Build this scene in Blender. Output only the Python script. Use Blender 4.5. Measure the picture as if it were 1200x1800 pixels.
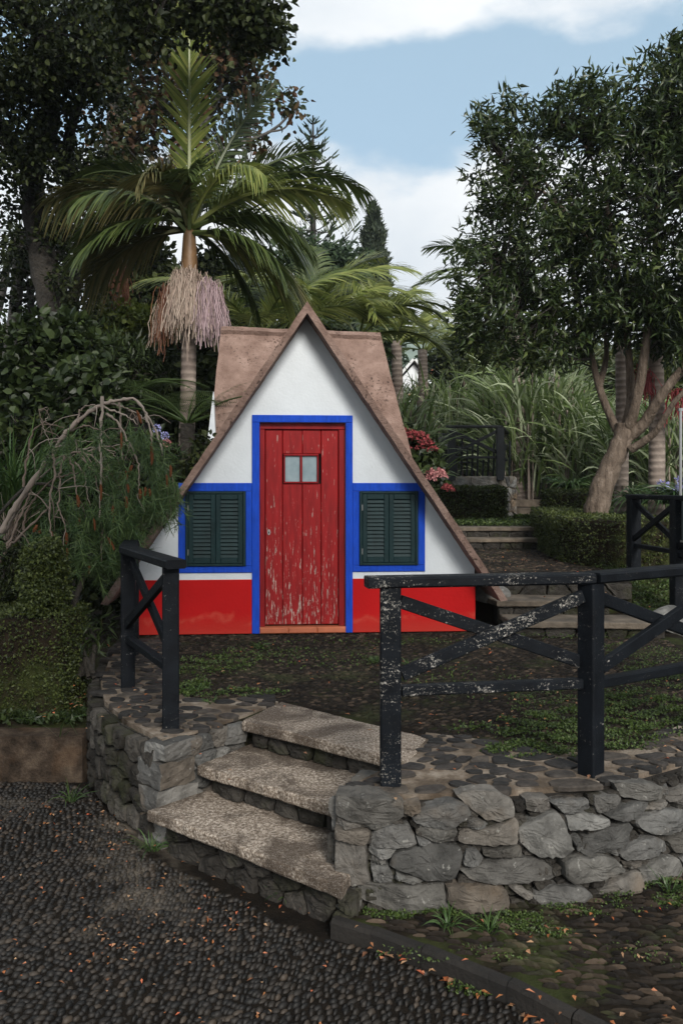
import bpy, math, random
import numpy as np
from math import radians as R, pi, sin, cos
from mathutils import Vector
for o in list(bpy.data.objects): bpy.data.objects.remove(o)
sc = bpy.context.scene
COL = sc.collection
# ------------------------------------------------------------------ camera, sky, sun, exposure
EYE = 1.24; F = 1500.0; CX = 600.0; HY = 850.0          # eye height, focal length in photo pixels, horizon row
cam = bpy.data.objects.new('camera', bpy.data.cameras.new('camera')); COL.objects.link(cam)
cam.location = (0, 0, EYE); cam.rotation_euler = (R(90), 0, 0)
cam.data.sensor_fit = 'VERTICAL'; cam.data.sensor_height = 36; cam.data.sensor_width = 24
cam.data.lens = 36 * F / 1800; cam.data.shift_y = -(900 - HY) / 1800
cam.data.clip_start = 0.05; cam.data.clip_end = 3000
sc.camera = cam
SUN_EL, SUN_AZ = 31, 163            # azimuth clockwise from +Y: the sun stands to the right, behind the camera
w = bpy.data.worlds.new('World'); sc.world = w; w.use_nodes = True
nt = w.node_tree; N = nt.nodes; N.clear(); Lk = nt.links
def wn(t, **k):
    n = N.new(t)
    for a, b in k.items(): setattr(n, a, b)
    return n
sky = wn('ShaderNodeTexSky', sky_type='NISHITA', sun_disc=False, sun_elevation=R(SUN_EL), sun_rotation=R(SUN_AZ),
         air_density=1.0, dust_density=2.2, ozone_density=1.2)
tc = wn('ShaderNodeTexCoord'); mp = wn('ShaderNodeMapping'); mp.inputs['Scale'].default_value = (1, 1, 2.2); mp.inputs['Location'].default_value = (3.3, .4, .55)
n1 = wn('ShaderNodeTexNoise'); n1.inputs['Scale'].default_value = 4.2; n1.inputs['Detail'].default_value = 7; n1.inputs['Roughness'].default_value = .52
sep = wn('ShaderNodeSeparateXYZ'); rp = wn('ShaderNodeValToRGB')      # how cloudy the sky is with height
rp.color_ramp.elements[0].position = 0; rp.color_ramp.elements[0].color = (.78,)*3 + (1,)
for p, v in ((.26, .74), (.335, .58), (.372, .34), (.40, .22), (.43, .24), (.465, .46), (.51, .64), (.7, .5)):
    e = rp.color_ramp.elements.new(p); e.color = (v, v, v, 1)
rp.color_ramp.elements[-1].color = (.5,)*3 + (1,)
ad = wn('ShaderNodeMath', operation='ADD'); ms = wn('ShaderNodeMapRange', interpolation_type='SMOOTHSTEP')
ms.inputs['From Min'].default_value = .86; ms.inputs['From Max'].default_value = 1.04
n2 = wn('ShaderNodeTexNoise'); n2.inputs['Scale'].default_value = 5; n2.inputs['Detail'].default_value = 5
cr = wn('ShaderNodeValToRGB'); cr.color_ramp.elements[0].position = .3; cr.color_ramp.elements[0].color = (6.1, 6.6, 7.1, 1)
cr.color_ramp.elements[1].position = .62; cr.color_ramp.elements[1].color = (7.9, 8.1, 8.25, 1)
veil = wn('ShaderNodeMixRGB'); veil.inputs[0].default_value = .55; veil.inputs[2].default_value = (4.4, 6.3, 7.6, 1)
mx = wn('ShaderNodeMixRGB'); bg = wn('ShaderNodeBackground'); bg.inputs['Strength'].default_value = .122; wo = wn('ShaderNodeOutputWorld')
Lk.new(tc.outputs['Generated'], mp.inputs[0]); Lk.new(mp.outputs[0], n1.inputs['Vector']); Lk.new(tc.outputs['Generated'], sep.inputs[0])
Lk.new(sep.outputs['Z'], rp.inputs[0]); Lk.new(rp.outputs[0], ad.inputs[0]); Lk.new(n1.outputs[0], ad.inputs[1]); Lk.new(ad.outputs[0], ms.inputs['Value'])
Lk.new(mp.outputs[0], n2.inputs['Vector']); Lk.new(n2.outputs[0], cr.inputs[0])
Lk.new(sky.outputs[0], veil.inputs[1]); Lk.new(veil.outputs[0], mx.inputs[1]); Lk.new(cr.outputs[0], mx.inputs[2]); Lk.new(ms.outputs[0], mx.inputs[0])
Lk.new(mx.outputs[0], bg.inputs[0]); Lk.new(bg.outputs[0], wo.inputs[0])
sl = bpy.data.lights.new('sun', 'SUN'); sl.energy = 4.4; sl.angle = R(20); sl.color = (1, .96, .90)
so = bpy.data.objects.new('sun', sl); COL.objects.link(so)
so.rotation_euler = (R(90 - SUN_EL), 0, R(180 - SUN_AZ))
sc.view_settings.view_transform = 'Standard'; sc.view_settings.look = 'None'; sc.view_settings.exposure = 0.12; sc.view_settings.gamma = 1
sc.render.engine = 'CYCLES'
sc.cycles.max_bounces = 5; sc.cycles.diffuse_bounces = 3; sc.cycles.glossy_bounces = 2; sc.cycles.transmission_bounces = 3; sc.cycles.volume_bounces = 0
sc.cycles.transparent_max_bounces = 4

# ------------------------------------------------------------------ helpers
def at(px, py, d):                      # the point seen at a photo pixel at distance d
    return np.array(((px - CX) / F * d, d, EYE - (py - HY) / F * d))
def onz(px, py, z=0.0):                 # the point of the level z seen at a photo pixel
    d = (EYE - z) * F / (py - HY)
    return at(px, py, d)
def mesh(name, parts, mat, parent=None, smooth=False):
    """parts: list of (V, [F arrays]) in world space -> one mesh object (local to its parent's place)"""
    Vs, Fs, off = [], [], 0
    for V, FF in parts:
        V = np.asarray(V, float).reshape(-1, 3)
        for f in FF:
            f = np.asarray(f, int)
            if f.size: Fs.append(f + off)
        Vs.append(V); off += len(V)
    V = np.concatenate(Vs)
    if parent is not None:
        p = parent
        while p is not None: V = V - np.array(p.location); p = p.parent
    loops = np.concatenate([f.ravel() for f in Fs]); tot = np.concatenate([np.full(len(f), f.shape[1]) for f in Fs])
    me = bpy.data.meshes.new(name)
    me.vertices.add(len(V)); me.vertices.foreach_set('co', V.ravel())
    me.loops.add(len(loops)); me.loops.foreach_set('vertex_index', loops)
    me.polygons.add(len(tot)); me.polygons.foreach_set('loop_start', np.concatenate([[0], np.cumsum(tot)[:-1]])); me.polygons.foreach_set('loop_total', tot)
    me.update(calc_edges=True); me.validate()
    me.polygons.foreach_set('use_smooth', np.full(len(me.polygons), bool(smooth)))
    me.materials.append(mat)
    o = bpy.data.objects.new(name, me); COL.objects.link(o)
    if parent is not None: o.parent = parent
    return o
def thing(name, label, cat, loc=(0, 0, 0), group=None):
    o = bpy.data.objects.new(name, None); COL.objects.link(o); o.location = loc; o.empty_display_size = .2
    o['label'] = label; o['category'] = cat
    if group: o['group'] = group
    return o
def tag(o, label, cat, group=None, kind=None):
    o['label'] = label; o['category'] = cat
    if group: o['group'] = group
    if kind: o['kind'] = kind
    return o
def struct(o, kind='structure'):
    o['kind'] = kind; return o
def nz(v):
    v = np.asarray(v, float); return v / np.maximum(np.linalg.norm(v, axis=-1, keepdims=True), 1e-9)
def grid_faces(nu, nv, wrap=False):     # rows nu, columns nv
    i = np.arange(nu - 1)[:, None]; j = np.arange(nv if wrap else nv - 1)[None]
    a = i * nv + j; b = i * nv + (j + 1) % nv
    return np.stack([a, b, b + nv, a + nv], -1).reshape(-1, 4)
def tube(path, rad, n=7, jit=0, rng=None):
    P = np.asarray(path, float); r = np.broadcast_to(np.asarray(rad, float), (len(P),)).copy()
    T = nz(np.gradient(P, axis=0)); ref = np.array((0.13, 1, .07)) if abs(T[0][2]) > .5 else np.array((0, .1, 1.))
    A = nz(np.cross(T, ref)); B = np.cross(T, A); t = np.arange(n) * 2 * pi / n
    rr = r[:, None] * (1 + (rng.uniform(-jit, jit, (len(P), n)) if jit else 0))
    V = P[:, None] + A[:, None] * (np.cos(t)[None, :, None] * rr[..., None]) + B[:, None] * (np.sin(t)[None, :, None] * rr[..., None])
    return V.reshape(-1, 3), [grid_faces(len(P), n, True), np.arange(n)[None] + n * (len(P) - 1)]
def smooth_path(P, n):
    P = np.asarray(P, float); m = len(P)
    if m < 3: return P[0] + (P[-1] - P[0]) * np.linspace(0, 1, n)[:, None]
    Q = np.vstack([2 * P[0] - P[1], P, 2 * P[-1] - P[-2]]); out = []
    for s in np.linspace(0, m - 1 - 1e-6, n):
        i = int(s); t = s - i; a, b, c, d = Q[i:i + 4]
        out.append(.5 * (2 * b + (c - a) * t + (2 * a - 5 * b + 4 * c - d) * t * t + (3 * b - a - 3 * c + d) * t ** 3))
    return np.array(out)
def beam(p, q, wd, ht, up=(0, 0, 1), ch=.004):
    """a squared timber with chamfered edges from p to q"""
    p, q = np.array(p, float), np.array(q, float); T = nz(q - p); S = nz(np.cross(T, up)); U = np.cross(S, T)
    a, b = wd / 2, ht / 2
    sec = [(-a + ch, -b), (a - ch, -b), (a, -b + ch), (a, b - ch), (a - ch, b), (-a + ch, b), (-a, b - ch), (-a, -b + ch)]
    V = []
    for P in (p, q):
        for x, y in sec: V.append(P + S * x + U * y)
    return np.array(V), [np.array([[i, (i + 1) % 8, (i + 1) % 8 + 8, i + 8] for i in range(8)]), np.array([list(range(7, -1, -1)), list(range(8, 16))])]
def box(x0, x1, y0, y1, z0, z1):
    V = [(x, y, z) for z in (z0, z1) for y in (y0, y1) for x in (x0, x1)]
    return np.array(V, float), [np.array([[0, 2, 3, 1], [4, 5, 7, 6], [0, 1, 5, 4], [2, 6, 7, 3], [0, 4, 6, 2], [1, 3, 7, 5]])]
def prism(poly, z0, z1):
    """vertical prism; fan-safe for convex or star shapes seen from their middle"""
    P = np.asarray(poly, float); n = len(P); c = P.mean(0)
    V = np.vstack([np.c_[P, np.full(n, z0)], np.c_[P, np.full(n, z1)]])
    return V, [np.array([[i, (i + 1) % n, (i + 1) % n + n, i + n] for i in range(n)]), np.array([list(range(n, 2 * n))]), np.array([list(range(n - 1, -1, -1))])]
def xform(part, ang, loc):
    V, FF = part; V = np.asarray(V, float); c, s = cos(ang), sin(ang)
    return np.c_[V[:, 0] * c - V[:, 1] * s + loc[0], V[:, 0] * s + V[:, 1] * c + loc[1], V[:, 2] + loc[2]], FF
def strips(P, D, L, W, bend=0, segs=4, S=None, prof=None, curl=1.0):
    """blades: start P, direction D, length L, width W, sagging with weight"""
    P = np.asarray(P, float); n = len(P); D = nz(D)
    L = np.broadcast_to(L, (n,)); W = np.broadcast_to(W, (n,)); bend = np.broadcast_to(bend, (n,))
    if S is None:
        S = np.cross(D, (0, 0, 1.)); bad = np.linalg.norm(S, axis=1) < .05; S[bad] = (1, 0, 0)
    S = nz(S); t = np.linspace(0, 1, segs + 1)
    pr = prof(t) if prof else np.maximum((1 - t) ** .6, .06)
    C = P[:, None] + D[:, None] * (L[:, None] * t[None])[..., None]
    C = C - np.array((0, 0, 1.)) * (bend[:, None] * L[:, None] * t[None] ** (1 + curl))[..., None]
    h = (W[:, None] * pr[None] / 2)[..., None] * S[:, None]
    V = np.stack([C - h, C + h], 2).reshape(-1, 3)
    k = np.arange(segs) * 2; f = np.stack([k, k + 1, k + 3, k + 2], -1)
    Fc = (f[None] + (np.arange(n) * (segs + 1) * 2)[:, None, None]).reshape(-1, 4)
    return V, [Fc]
def leaves(P, D, L, W, rng, fold=.25, up=None):
    """pointed leaves of six corners folded on the midrib"""
    P = np.asarray(P, float); n = len(P); D = nz(D); L = np.broadcast_to(L, (n,))[:, None]; W = np.broadcast_to(W, (n,))[:, None]
    U = nz(rng.normal(0, 1, (n, 3)) + (np.array((0, 0, 1.2)) if up is None else up))
    S = nz(np.cross(D, U)); Nn = np.cross(S, D)
    b = P; tip = P + D * L - Nn * L * .12
    l1 = P + D * L * .38 + S * W * .5 + Nn * W * fold; r1 = P + D * L * .38 - S * W * .5 + Nn * W * fold; m = P + D * L * .42
    V = np.stack([b, l1, tip, r1, m], 1).reshape(-1, 3); o = (np.arange(n) * 5)[:, None, None]
    return V, [(np.array([[0, 1, 4], [1, 2, 4], [0, 4, 3], [4, 2, 3]])[None] + o).reshape(-1, 3)]
def broad(P, D, L, W, rng, fold=.18, up=None):
    """rounded leaves of eight corners"""
    P = np.asarray(P, float); n = len(P); D = nz(D); L = np.broadcast_to(L, (n,))[:, None]; W = np.broadcast_to(W, (n,))[:, None]
    U = nz(rng.normal(0, 1, (n, 3)) + (np.array((0, 0, 1.2)) if up is None else up)); S = nz(np.cross(D, U)); Nn = np.cross(S, D); c = rng.uniform(-.05, .22, (n, 1))
    pt = lambda t, w: P + D * L * t + S * W * w + Nn * (W * fold * abs(w) * 2 - L * c * t * t)
    V = np.stack([pt(0, 0), pt(.22, .42), pt(.6, .47), pt(1, 0), pt(.6, -.47), pt(.22, -.42), pt(.5, 0)], 1).reshape(-1, 3); o = (np.arange(n) * 7)[:, None, None]
    return V, [(np.array([[0, 1, 2, 6], [6, 2, 3, 3], [0, 6, 4, 5], [6, 3, 3, 4]])[:, :4][[0, 2]][None] + o).reshape(-1, 4), (np.array([[6, 2, 3], [6, 3, 4]])[None] + o).reshape(-1, 3)]
def rdir(rng, n): return nz(rng.normal(0, 1, (n, 3)))

# ------------------------------------------------------------------ materials
MATS = {}
class NB:
    def __init__(s, name):
        s.m = bpy.data.materials.new(name); s.m.use_nodes = True; s.t = s.m.node_tree; s.t.nodes.clear(); s.L = s.t.links
        s.out = s.t.nodes.new('ShaderNodeOutputMaterial'); s.tc = s.t.nodes.new('ShaderNodeTexCoord'); MATS[name] = s.m
    def n(s, t, ins=None, **k):
        x = s.t.nodes.new(t)
        for a, b in k.items(): setattr(x, a, b)
        for a, b in (ins or {}).items():
            if isinstance(b, bpy.types.NodeSocket): s.L.new(b, x.inputs[a])
            else: x.inputs[a].default_value = b
        return x
    def co(s, scale=(1, 1, 1), rot=(0, 0, 0), src='Object'):
        return s.n('ShaderNodeMapping', {'Vector': s.tc.outputs[src], 'Scale': scale, 'Rotation': rot}).outputs[0]
    def noise(s, scale, vec=None, det=4, ro=.55, dist=0):
        return s.n('ShaderNodeTexNoise', {'Vector': vec or s.co(), 'Scale': scale, 'Detail': det, 'Roughness': ro, 'Distortion': dist}).outputs[0]
    def vor(s, scale, vec=None, feat='F1', out=0, rnd=1):
        return s.n('ShaderNodeTexVoronoi', {'Vector': vec or s.co(), 'Scale': scale, 'Randomness': rnd}, feature=feat).outputs[out]
    def ramp(s, fac, stops, interp='LINEAR'):
        r = s.n('ShaderNodeValToRGB', {0: fac}); e = r.color_ramp.elements; r.color_ramp.interpolation = interp
        while len(e) < len(stops): e.new(.5)
        for q, (p, c) in zip(e, stops):
            q.position = p; q.color = tuple(c) + (1,) if hasattr(c, '__len__') else (c, c, c, 1)
        return r.outputs[0]
    def step(s, v, a, b):
        return s.n('ShaderNodeMapRange', {'Value': v, 'From Min': a, 'From Max': b}).outputs[0]
    def mix(s, f, a, b, mode='MIX'):
        c = lambda v: tuple(v) + (1,) if isinstance(v, (tuple, list)) and len(v) == 3 else v
        return s.n('ShaderNodeMixRGB', {0: f, 1: c(a), 2: c(b)}, blend_type=mode).outputs[0]
    def math(s, op, a, b=0.0): return s.n('ShaderNodeMath', {0: a, 1: b}, operation=op).outputs[0]
    def bump(s, h, st=.5, dist=.02, nrm=None):
        i = {'Height': h, 'Strength': st, 'Distance': dist}
        if nrm: i['Normal'] = nrm
        return s.n('ShaderNodeBump', i).outputs[0]
    def island(s): return s.n('ShaderNodeNewGeometry').outputs['Random Per Island']
    def xyz(s, k, src='Object'): return s.n('ShaderNodeSeparateXYZ', {0: s.tc.outputs[src]}).outputs[k]
    def done(s, col, rough=.8, nrm=None, spec=.4, metal=0, transl=0, tcol=None):
        c = lambda v: tuple(v) + (1,) if isinstance(v, (tuple, list)) and len(v) == 3 else v
        p = s.n('ShaderNodeBsdfPrincipled', {'Base Color': c(col), 'Roughness': rough, 'Metallic': metal, 'Specular IOR Level': spec})
        if nrm: s.L.new(nrm, p.inputs['Normal'])
        o = p.outputs[0]
        if transl:
            t = s.n('ShaderNodeBsdfTranslucent', {'Color': c(tcol or col)})
            o = s.n('ShaderNodeMixShader', {0: transl, 1: o, 2: t.outputs[0]}).outputs[0]
        s.L.new(o, s.out.inputs[0]); return s.m
def leafmat(name, cols, rough=.5, transl=.25, spec=.35, big=None):
    b = NB(name); st = [(i / max(1, len(cols) - 1), c) for i, c in enumerate(cols)]
    c = b.ramp(b.island(), st)
    if big: c = b.mix(b.step(b.noise(big[0], det=2), .42, .6), c, big[1], 'MULTIPLY')
    return b.done(c, rough, spec=spec, transl=transl)
def plain(name, col, rough=.7, var=.25, scale=8, bump=.2, bs=60, spec=.4, dist=.01):
    b = NB(name); d = tuple(x * (1 - var) for x in col); e = tuple(min(1, x * (1 + var)) for x in col)
    return b.done(b.ramp(b.noise(scale), [(.3, d), (.7, e)]), rough, b.bump(b.noise(bs), bump, dist), spec)

def m_stone(name='wall_stone', k=.74):
    b = NB(name); isl = b.island()
    base = b.ramp(isl, [(0, (.075, .073, .068)), (.2, (.19, .185, .175)), (.4, (.10, .092, .08)), (.6, (.24, .235, .22)), (.8, (.15, .125, .10)), (1, (.17, .168, .16))])
    n = b.noise(9, det=8, ro=.65); base = b.mix(1.0, base, b.ramp(n, [(.28, .45), (.5, .95), (.75, 1.5)]), 'MULTIPLY')
    st = b.step(b.noise(3.2, det=3), .55, .72); base = b.mix(b.math('MULTIPLY', st, .55), base, (.17, .105, .05))
    li = b.step(b.noise(38, det=5), .64, .70); base = b.mix(b.math('MULTIPLY', li, .5), base, (.45, .44, .40))
    nr = b.bump(b.noise(26, det=9, ro=.7), .9, .025); nr = b.bump(b.vor(14, feat='F1'), .35, .02, nr)
    return b.done(b.mix(1, base, (k, k, k), 'MULTIPLY'), .9, nr, .15)
STONE = m_stone(); PALE = m_stone('pale_rubble', 1.7)
def m_shade_moss():
    b = NB('shade_dark_mossy_stone'); c = b.ramp(b.island(), [(0, (.02, .018, .016)), (.4, (.052, .047, .041)), (.75, (.03, .027, .023)), (1, (.085, .077, .067))])
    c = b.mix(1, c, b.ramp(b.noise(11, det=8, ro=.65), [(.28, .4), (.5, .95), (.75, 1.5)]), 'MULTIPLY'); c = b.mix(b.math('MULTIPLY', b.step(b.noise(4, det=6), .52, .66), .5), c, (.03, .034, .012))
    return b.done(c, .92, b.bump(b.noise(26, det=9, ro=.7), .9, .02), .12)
SHADE_MOSS = m_shade_moss()  # darker copy of the wall stone: shade put into the colour, plus real moss
def m_dark_stone():
    b = NB('dark_flat_stone'); c = b.ramp(b.island(), [(0, (.010, .0095, .009)), (.6, (.024, .021, .019)), (1, (.055, .045, .036))])
    c = b.mix(1, c, b.ramp(b.noise(22, det=5), [(.3, .5), (.7, 1.4)]), 'MULTIPLY')
    return b.done(c, .75, b.bump(b.noise(50, det=6), .5, .01), .3)
DSTONE = m_dark_stone()
def m_mortar():
    b = NB('mortar'); c = b.ramp(b.noise(7, det=8, ro=.7), [(.28, (.045, .035, .026)), (.48, (.14, .108, .08)), (.68, (.31, .265, .215))])
    c = b.mix(b.step(b.noise(2.5, det=3), .52, .66), c, (.05, .036, .024))
    return b.done(c, .95, b.bump(b.noise(70, det=6, ro=.7), .9, .012), .15)
MORTAR = m_mortar()
CORE = plain('shaded_joint', (.010, .008, .006), .95, bump=.6)
def m_pebble():
    b = NB('pebble'); c = b.ramp(b.island(), [(0, (.003, .0027, .0023)), (.45, (.0078, .0064, .0052)), (.85, (.0165, .013, .0098)), (1, (.042, .031, .022))])
    g = b.step(b.noise(1.5, det=4), .58, .70); c = b.mix(b.math('MULTIPLY', g, .42), c, (.12, .10, .078))
    return b.done(c, .6, b.bump(b.noise(120), .25, .004), .3)
PEB = m_pebble()
def m_soil(name, c0, c1, moss=0.0):
    b = NB(name); c = b.ramp(b.noise(14, det=8, ro=.7), [(.3, c0), (.7, c1)])
    if moss: c = b.mix(b.math('MULTIPLY', b.step(b.noise(2.1, det=6, ro=.65), .5, .62), moss), c, (.045, .06, .016))
    return b.done(c, .95, b.bump(b.noise(90, det=6, ro=.7), .8, .012), .1)
def m_grout():
    b = NB('dark_grout'); c = b.ramp(b.noise(14, det=8, ro=.7), [(.3, (.004, .0032, .0025)), (.7, (.014, .0105, .0075))]); g = b.step(b.noise(1.5, det=4), .56, .68)
    return b.done(b.mix(b.math('MULTIPLY', g, .8), c, (.17, .145, .115)), .95, b.bump(b.noise(90, det=6), .7, .01), .1)
GROUT = m_grout(); SOIL = m_soil('soil', (.010, .008, .006), (.035, .026, .017), .6)
TSOIL = m_soil('terrace_soil', (.006, .0045, .0032), (.022, .0165, .011), .5)
def m_cobble():
    b = NB('terrace_cobble'); c = b.ramp(b.island(), [(0, (.005, .0038, .0028)), (.5, (.0135, .0098, .007)), (.85, (.028, .02, .0135)), (1, (.07, .05, .035))])
    c = b.mix(b.math('MULTIPLY', b.step(b.noise(1.7, det=6, ro=.65), .52, .62), .45), c, (.03, .038, .012))
    c = b.mix(1, c, b.ramp(b.noise(2.2, det=3), [(.35, .65), (.65, 1.25)]), 'MULTIPLY')
    return b.done(c, .8, b.bump(b.noise(80), .4, .006), .2)
COB = m_cobble()
def m_slab():
    b = NB('washed_concrete'); sp = b.vor(170, out=0)
    c = b.ramp(b.noise(85, det=4, ro=.7), [(.34, (.06, .044, .032)), (.5, (.19, .15, .115)), (.64, (.46, .40, .335))])
    dk = b.step(b.noise(3.2, det=4, ro=.6, dist=.6), .46, .58); c = b.mix(b.math('MULTIPLY', dk, .82), c, (.05, .036, .026))
    c = b.mix(b.math('MULTIPLY', b.step(b.noise(240, det=1), .64, .7), .6), c, (.52, .48, .43))
    return b.done(c, .9, b.bump(b.noise(150, det=3), .7, .006, b.bump(b.noise(12), .3, .02)), .2)
SLAB = m_slab()
KERB = plain('kerb_concrete', (.011, .009, .0072), .9, .5, 6, .6, 60)
def m_old():
    b = NB('old_concrete'); c = b.ramp(b.noise(9, det=8, ro=.72), [(.3, (.014, .011, .008)), (.48, (.05, .036, .026)), (.7, (.12, .09, .065))]); c = b.mix(b.math('MULTIPLY', b.step(b.noise(3.5, det=5), .56, .66), .35), c, (.085, .045, .022))
    return b.done(c, .95, b.bump(b.noise(55, det=7, ro=.7), .9, .02), .1)
OLDC = m_old()
def m_wall(name, col, stain=None):
    b = NB(name); z = b.xyz(2)
    c = b.mix(1, col, b.ramp(b.noise(3, det=5), [(.3, .93), (.7, 1.05)]), 'MULTIPLY')
    if stain == 'grime': c = b.mix(b.math('MULTIPLY', b.step(b.noise(60, det=2), .72, .76), .35), c, (.25, .25, .25))
    if stain == 'salt':
        w = b.math('ADD', z, b.math('MULTIPLY', b.noise(5.5, det=5), .26)); w = b.math('ABSOLUTE', b.math('SUBTRACT', w, .255))
        m = b.math('MULTIPLY', b.math('SUBTRACT', 1.0, b.step(w, .0, .035)), b.step(b.noise(8, det=4), .42, .58))
        c = b.mix(b.math('MULTIPLY', m, .15), c, (.66, .27, .16))
        lo = b.math('SUBTRACT', 1.0, b.step(b.math('ADD', z, b.math('MULTIPLY', b.noise(9), .06)), .04, .2)); c = b.mix(b.math('MULTIPLY', lo, .45), c, (.40, .055, .035))
    if stain == 'brush': c = b.mix(1, c, b.ramp(b.noise(9, b.co((5, 5, 1)), 5), [(.3, .8), (.7, 1.15)]), 'MULTIPLY')
    return b.done(c, .88, b.bump(b.noise(45, det=5), .4, .006), .12)
WHITE = m_wall('white_render', (.63, .665, .69), 'grime'); RED = m_wall('red_render', (.43, .0095, .010), 'salt'); BLUE = m_wall('blue_paint', (.014, .066, .46), 'brush')
def m_roof():
    b = NB('roof_render'); c = b.ramp(b.noise(5, det=7, ro=.65), [(.3, (.14, .088, .069)), (.55, (.235, .158, .128)), (.75, (.33, .235, .195))])
    k = b.math('MULTIPLY', b.step(b.noise(34, det=6, ro=.65), .55, .62), b.step(b.noise(3.0, det=4), .44, .56)); c = b.mix(b.math('MULTIPLY', k, .85), c, (.035, .022, .018))
    return b.done(c, .9, b.bump(b.noise(38, det=8, ro=.7), 1.0, .022), .15)
ROOF = m_roof()
def m_paint(name, col, chip, lo, hi, sc_=(9, 9, 1.3), zlow=False, rough=.45, chip2=None, spec=.4):
    """old paint: chips drawn out along the grain (local Z by default)"""
    b = NB(name); v = b.co(sc_); n = b.noise(6, v, 8, .68)
    if zlow: n = b.math('ADD', n, b.math('MULTIPLY', b.math('SUBTRACT', 1.0, b.step(b.xyz(2), .02, 1.1)), .085))
    m = b.step(n, lo, hi); base = b.mix(1, col, b.ramp(b.noise(3, v, 4), [(.3, .72), (.7, 1.2)]), 'MULTIPLY')
    fine = b.noise(38, det=4); ch = b.ramp(fine, [(.35, chip2 or tuple(x * .55 for x in chip)), (.6, chip)])
    g = b.noise(18, b.co(tuple(x * 3 for x in sc_)), 3)
    nr = b.bump(m, .6, .004, b.bump(g, .25, .004)); ro = b.mix(m, (rough,)*3, (.85,)*3)
    return b.done(b.mix(m, base, ch), ro, nr, .22)
DOOR = m_paint('red_door_paint', (.27, .010, .011), (.50, .38, .33), .63, .66, (12, 12, 1.7), True, .55)
DFRAME = m_paint('red_frame_paint', (.22, .008, .010), (.3, .16, .14), .72, .76)
GREEN = m_paint('dark_green_paint', (.0085, .026, .028), (.38, .36, .30), .715, .74, (7, 7, 2.2), False, .45)
def m_fence(name, lo, hi, sheen):
    b = NB(name); big = b.noise(5, det=3); fine = b.noise(105, b.co((1, 1, 1)), 5, .78); st = b.noise(38, b.co((.35, .35, 1.5)), 5, .7)
    n = b.math('ADD', b.math('MULTIPLY', fine, .58), b.math('ADD', b.math('MULTIPLY', st, .34), b.math('MULTIPLY', big, .23)))
    m = b.step(n, lo, hi); c = b.mix(m, b.ramp(b.noise(11), [(.3, (.0022, .003, .0045)), (.7, (.006, .008, .011))]), b.ramp(b.noise(70), [(.4, (.10, .095, .085)), (.6, (.34, .32, .29))]))
    return b.done(c, sheen, b.bump(b.noise(30, b.co((1, 1, 1), (.6, .4, 0)), 6, .7), .5, .006), .12)
FWORN = m_fence('worn_black_paint', .637, .66, .6); FBLK = m_fence('black_paint', .672, .70, .6)
FGRN = plain('tar_black_wood', (.007, .009, .011), .5, .4, 10, .5, 40)
BARK_G = plain('grey_bark', (.12, .11, .10), .9, .5, 5, .9, 22, dist=.04); BARK_D = plain('dark_bark', (.028, .024, .019), .95, .5, 6, .9, 25, dist=.04)
def m_bark_r():
    b = NB('tan_bark'); c = b.ramp(b.noise(7, b.co((2, 2, .6)), 7, .65), [(.3, (.06, .044, .033)), (.55, (.15, .115, .088)), (.75, (.25, .20, .16))])
    return b.done(c, .9, b.bump(b.noise(12, b.co((2, 2, .7)), 7, .65), 1.0, .05), .15)
BARK_T = m_bark_r()
def m_ring():
    b = NB('ringed_palm_trunk'); wv = b.n('ShaderNodeTexWave', {'Vector': b.co(), 'Scale': 3.6, 'Distortion': 1.6, 'Detail': 3, 'Detail Scale': 1.5}, wave_type='BANDS', bands_direction='Z').outputs[1]
    c = b.mix(b.math('MULTIPLY', b.step(wv, .72, .95), .3), b.ramp(b.noise(6, det=5), [(.3, (.13, .10, .085)), (.7, (.27, .225, .19))]), (.045, .034, .028))
    return b.done(c, .9, b.bump(wv, .5, .02, b.bump(b.noise(40), .4, .01)), .15)
PTRUNK = m_ring()
SHAFT = plain('palm_crownshaft', (.15, .085, .04), .5, .3, 6, .3, 30)
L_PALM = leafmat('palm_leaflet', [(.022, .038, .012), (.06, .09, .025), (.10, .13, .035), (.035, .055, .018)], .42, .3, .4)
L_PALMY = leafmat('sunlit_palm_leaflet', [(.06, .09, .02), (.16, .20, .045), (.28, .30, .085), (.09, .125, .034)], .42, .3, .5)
L_DRY = leafmat('drying_palm_leaflet', [(.06, .065, .022), (.14, .12, .045), (.09, .085, .03), (.04, .05, .018)], .6, .25)
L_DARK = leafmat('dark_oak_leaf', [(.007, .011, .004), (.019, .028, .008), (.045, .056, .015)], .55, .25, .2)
L_RUST = leafmat('turning_plane_leaf', [(.020, .032, .014), (.05, .06, .02), (.035, .045, .018), (.10, .055, .025), (.06, .03, .018)], .6, .22, .2)
L_GLOSS = leafmat('glossy_narrow_leaf', [(.010, .018, .006), (.024, .042, .012), (.052, .078, .022), (.015, .028, .009), (.095, .12, .034)], .36, .25, .4)
L_BUSH = leafmat('bush_leaf', [(.009, .016, .005), (.024, .038, .011), (.05, .072, .022), (.013, .023, .008)], .45, .2, .3)
L_LIME = leafmat('lime_shrub_leaf', [(.05, .07, .014), (.10, .13, .02), (.15, .18, .035)], .5, .3)
L_OLIVE = leafmat('olive_tree_leaf', [(.02, .032, .01), (.045, .06, .014), (.075, .085, .02), (.03, .045, .012)], .5, .25)
L_FAR = leafmat('far_tree_leaf', [(.018, .035, .018), (.035, .06, .03), (.05, .08, .035)], .6, .2)
L_HEDGE = leafmat('hedge_leaf', [(.016, .026, .007), (.045, .062, .014), (.085, .105, .024), (.03, .042, .011)], .5, .2)
L_CANE = leafmat('cane_blade', [(.045, .075, .022), (.12, .175, .052), (.25, .32, .13), (.50, .55, .38), (.075, .115, .038)], .4, .42, .35)
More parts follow.
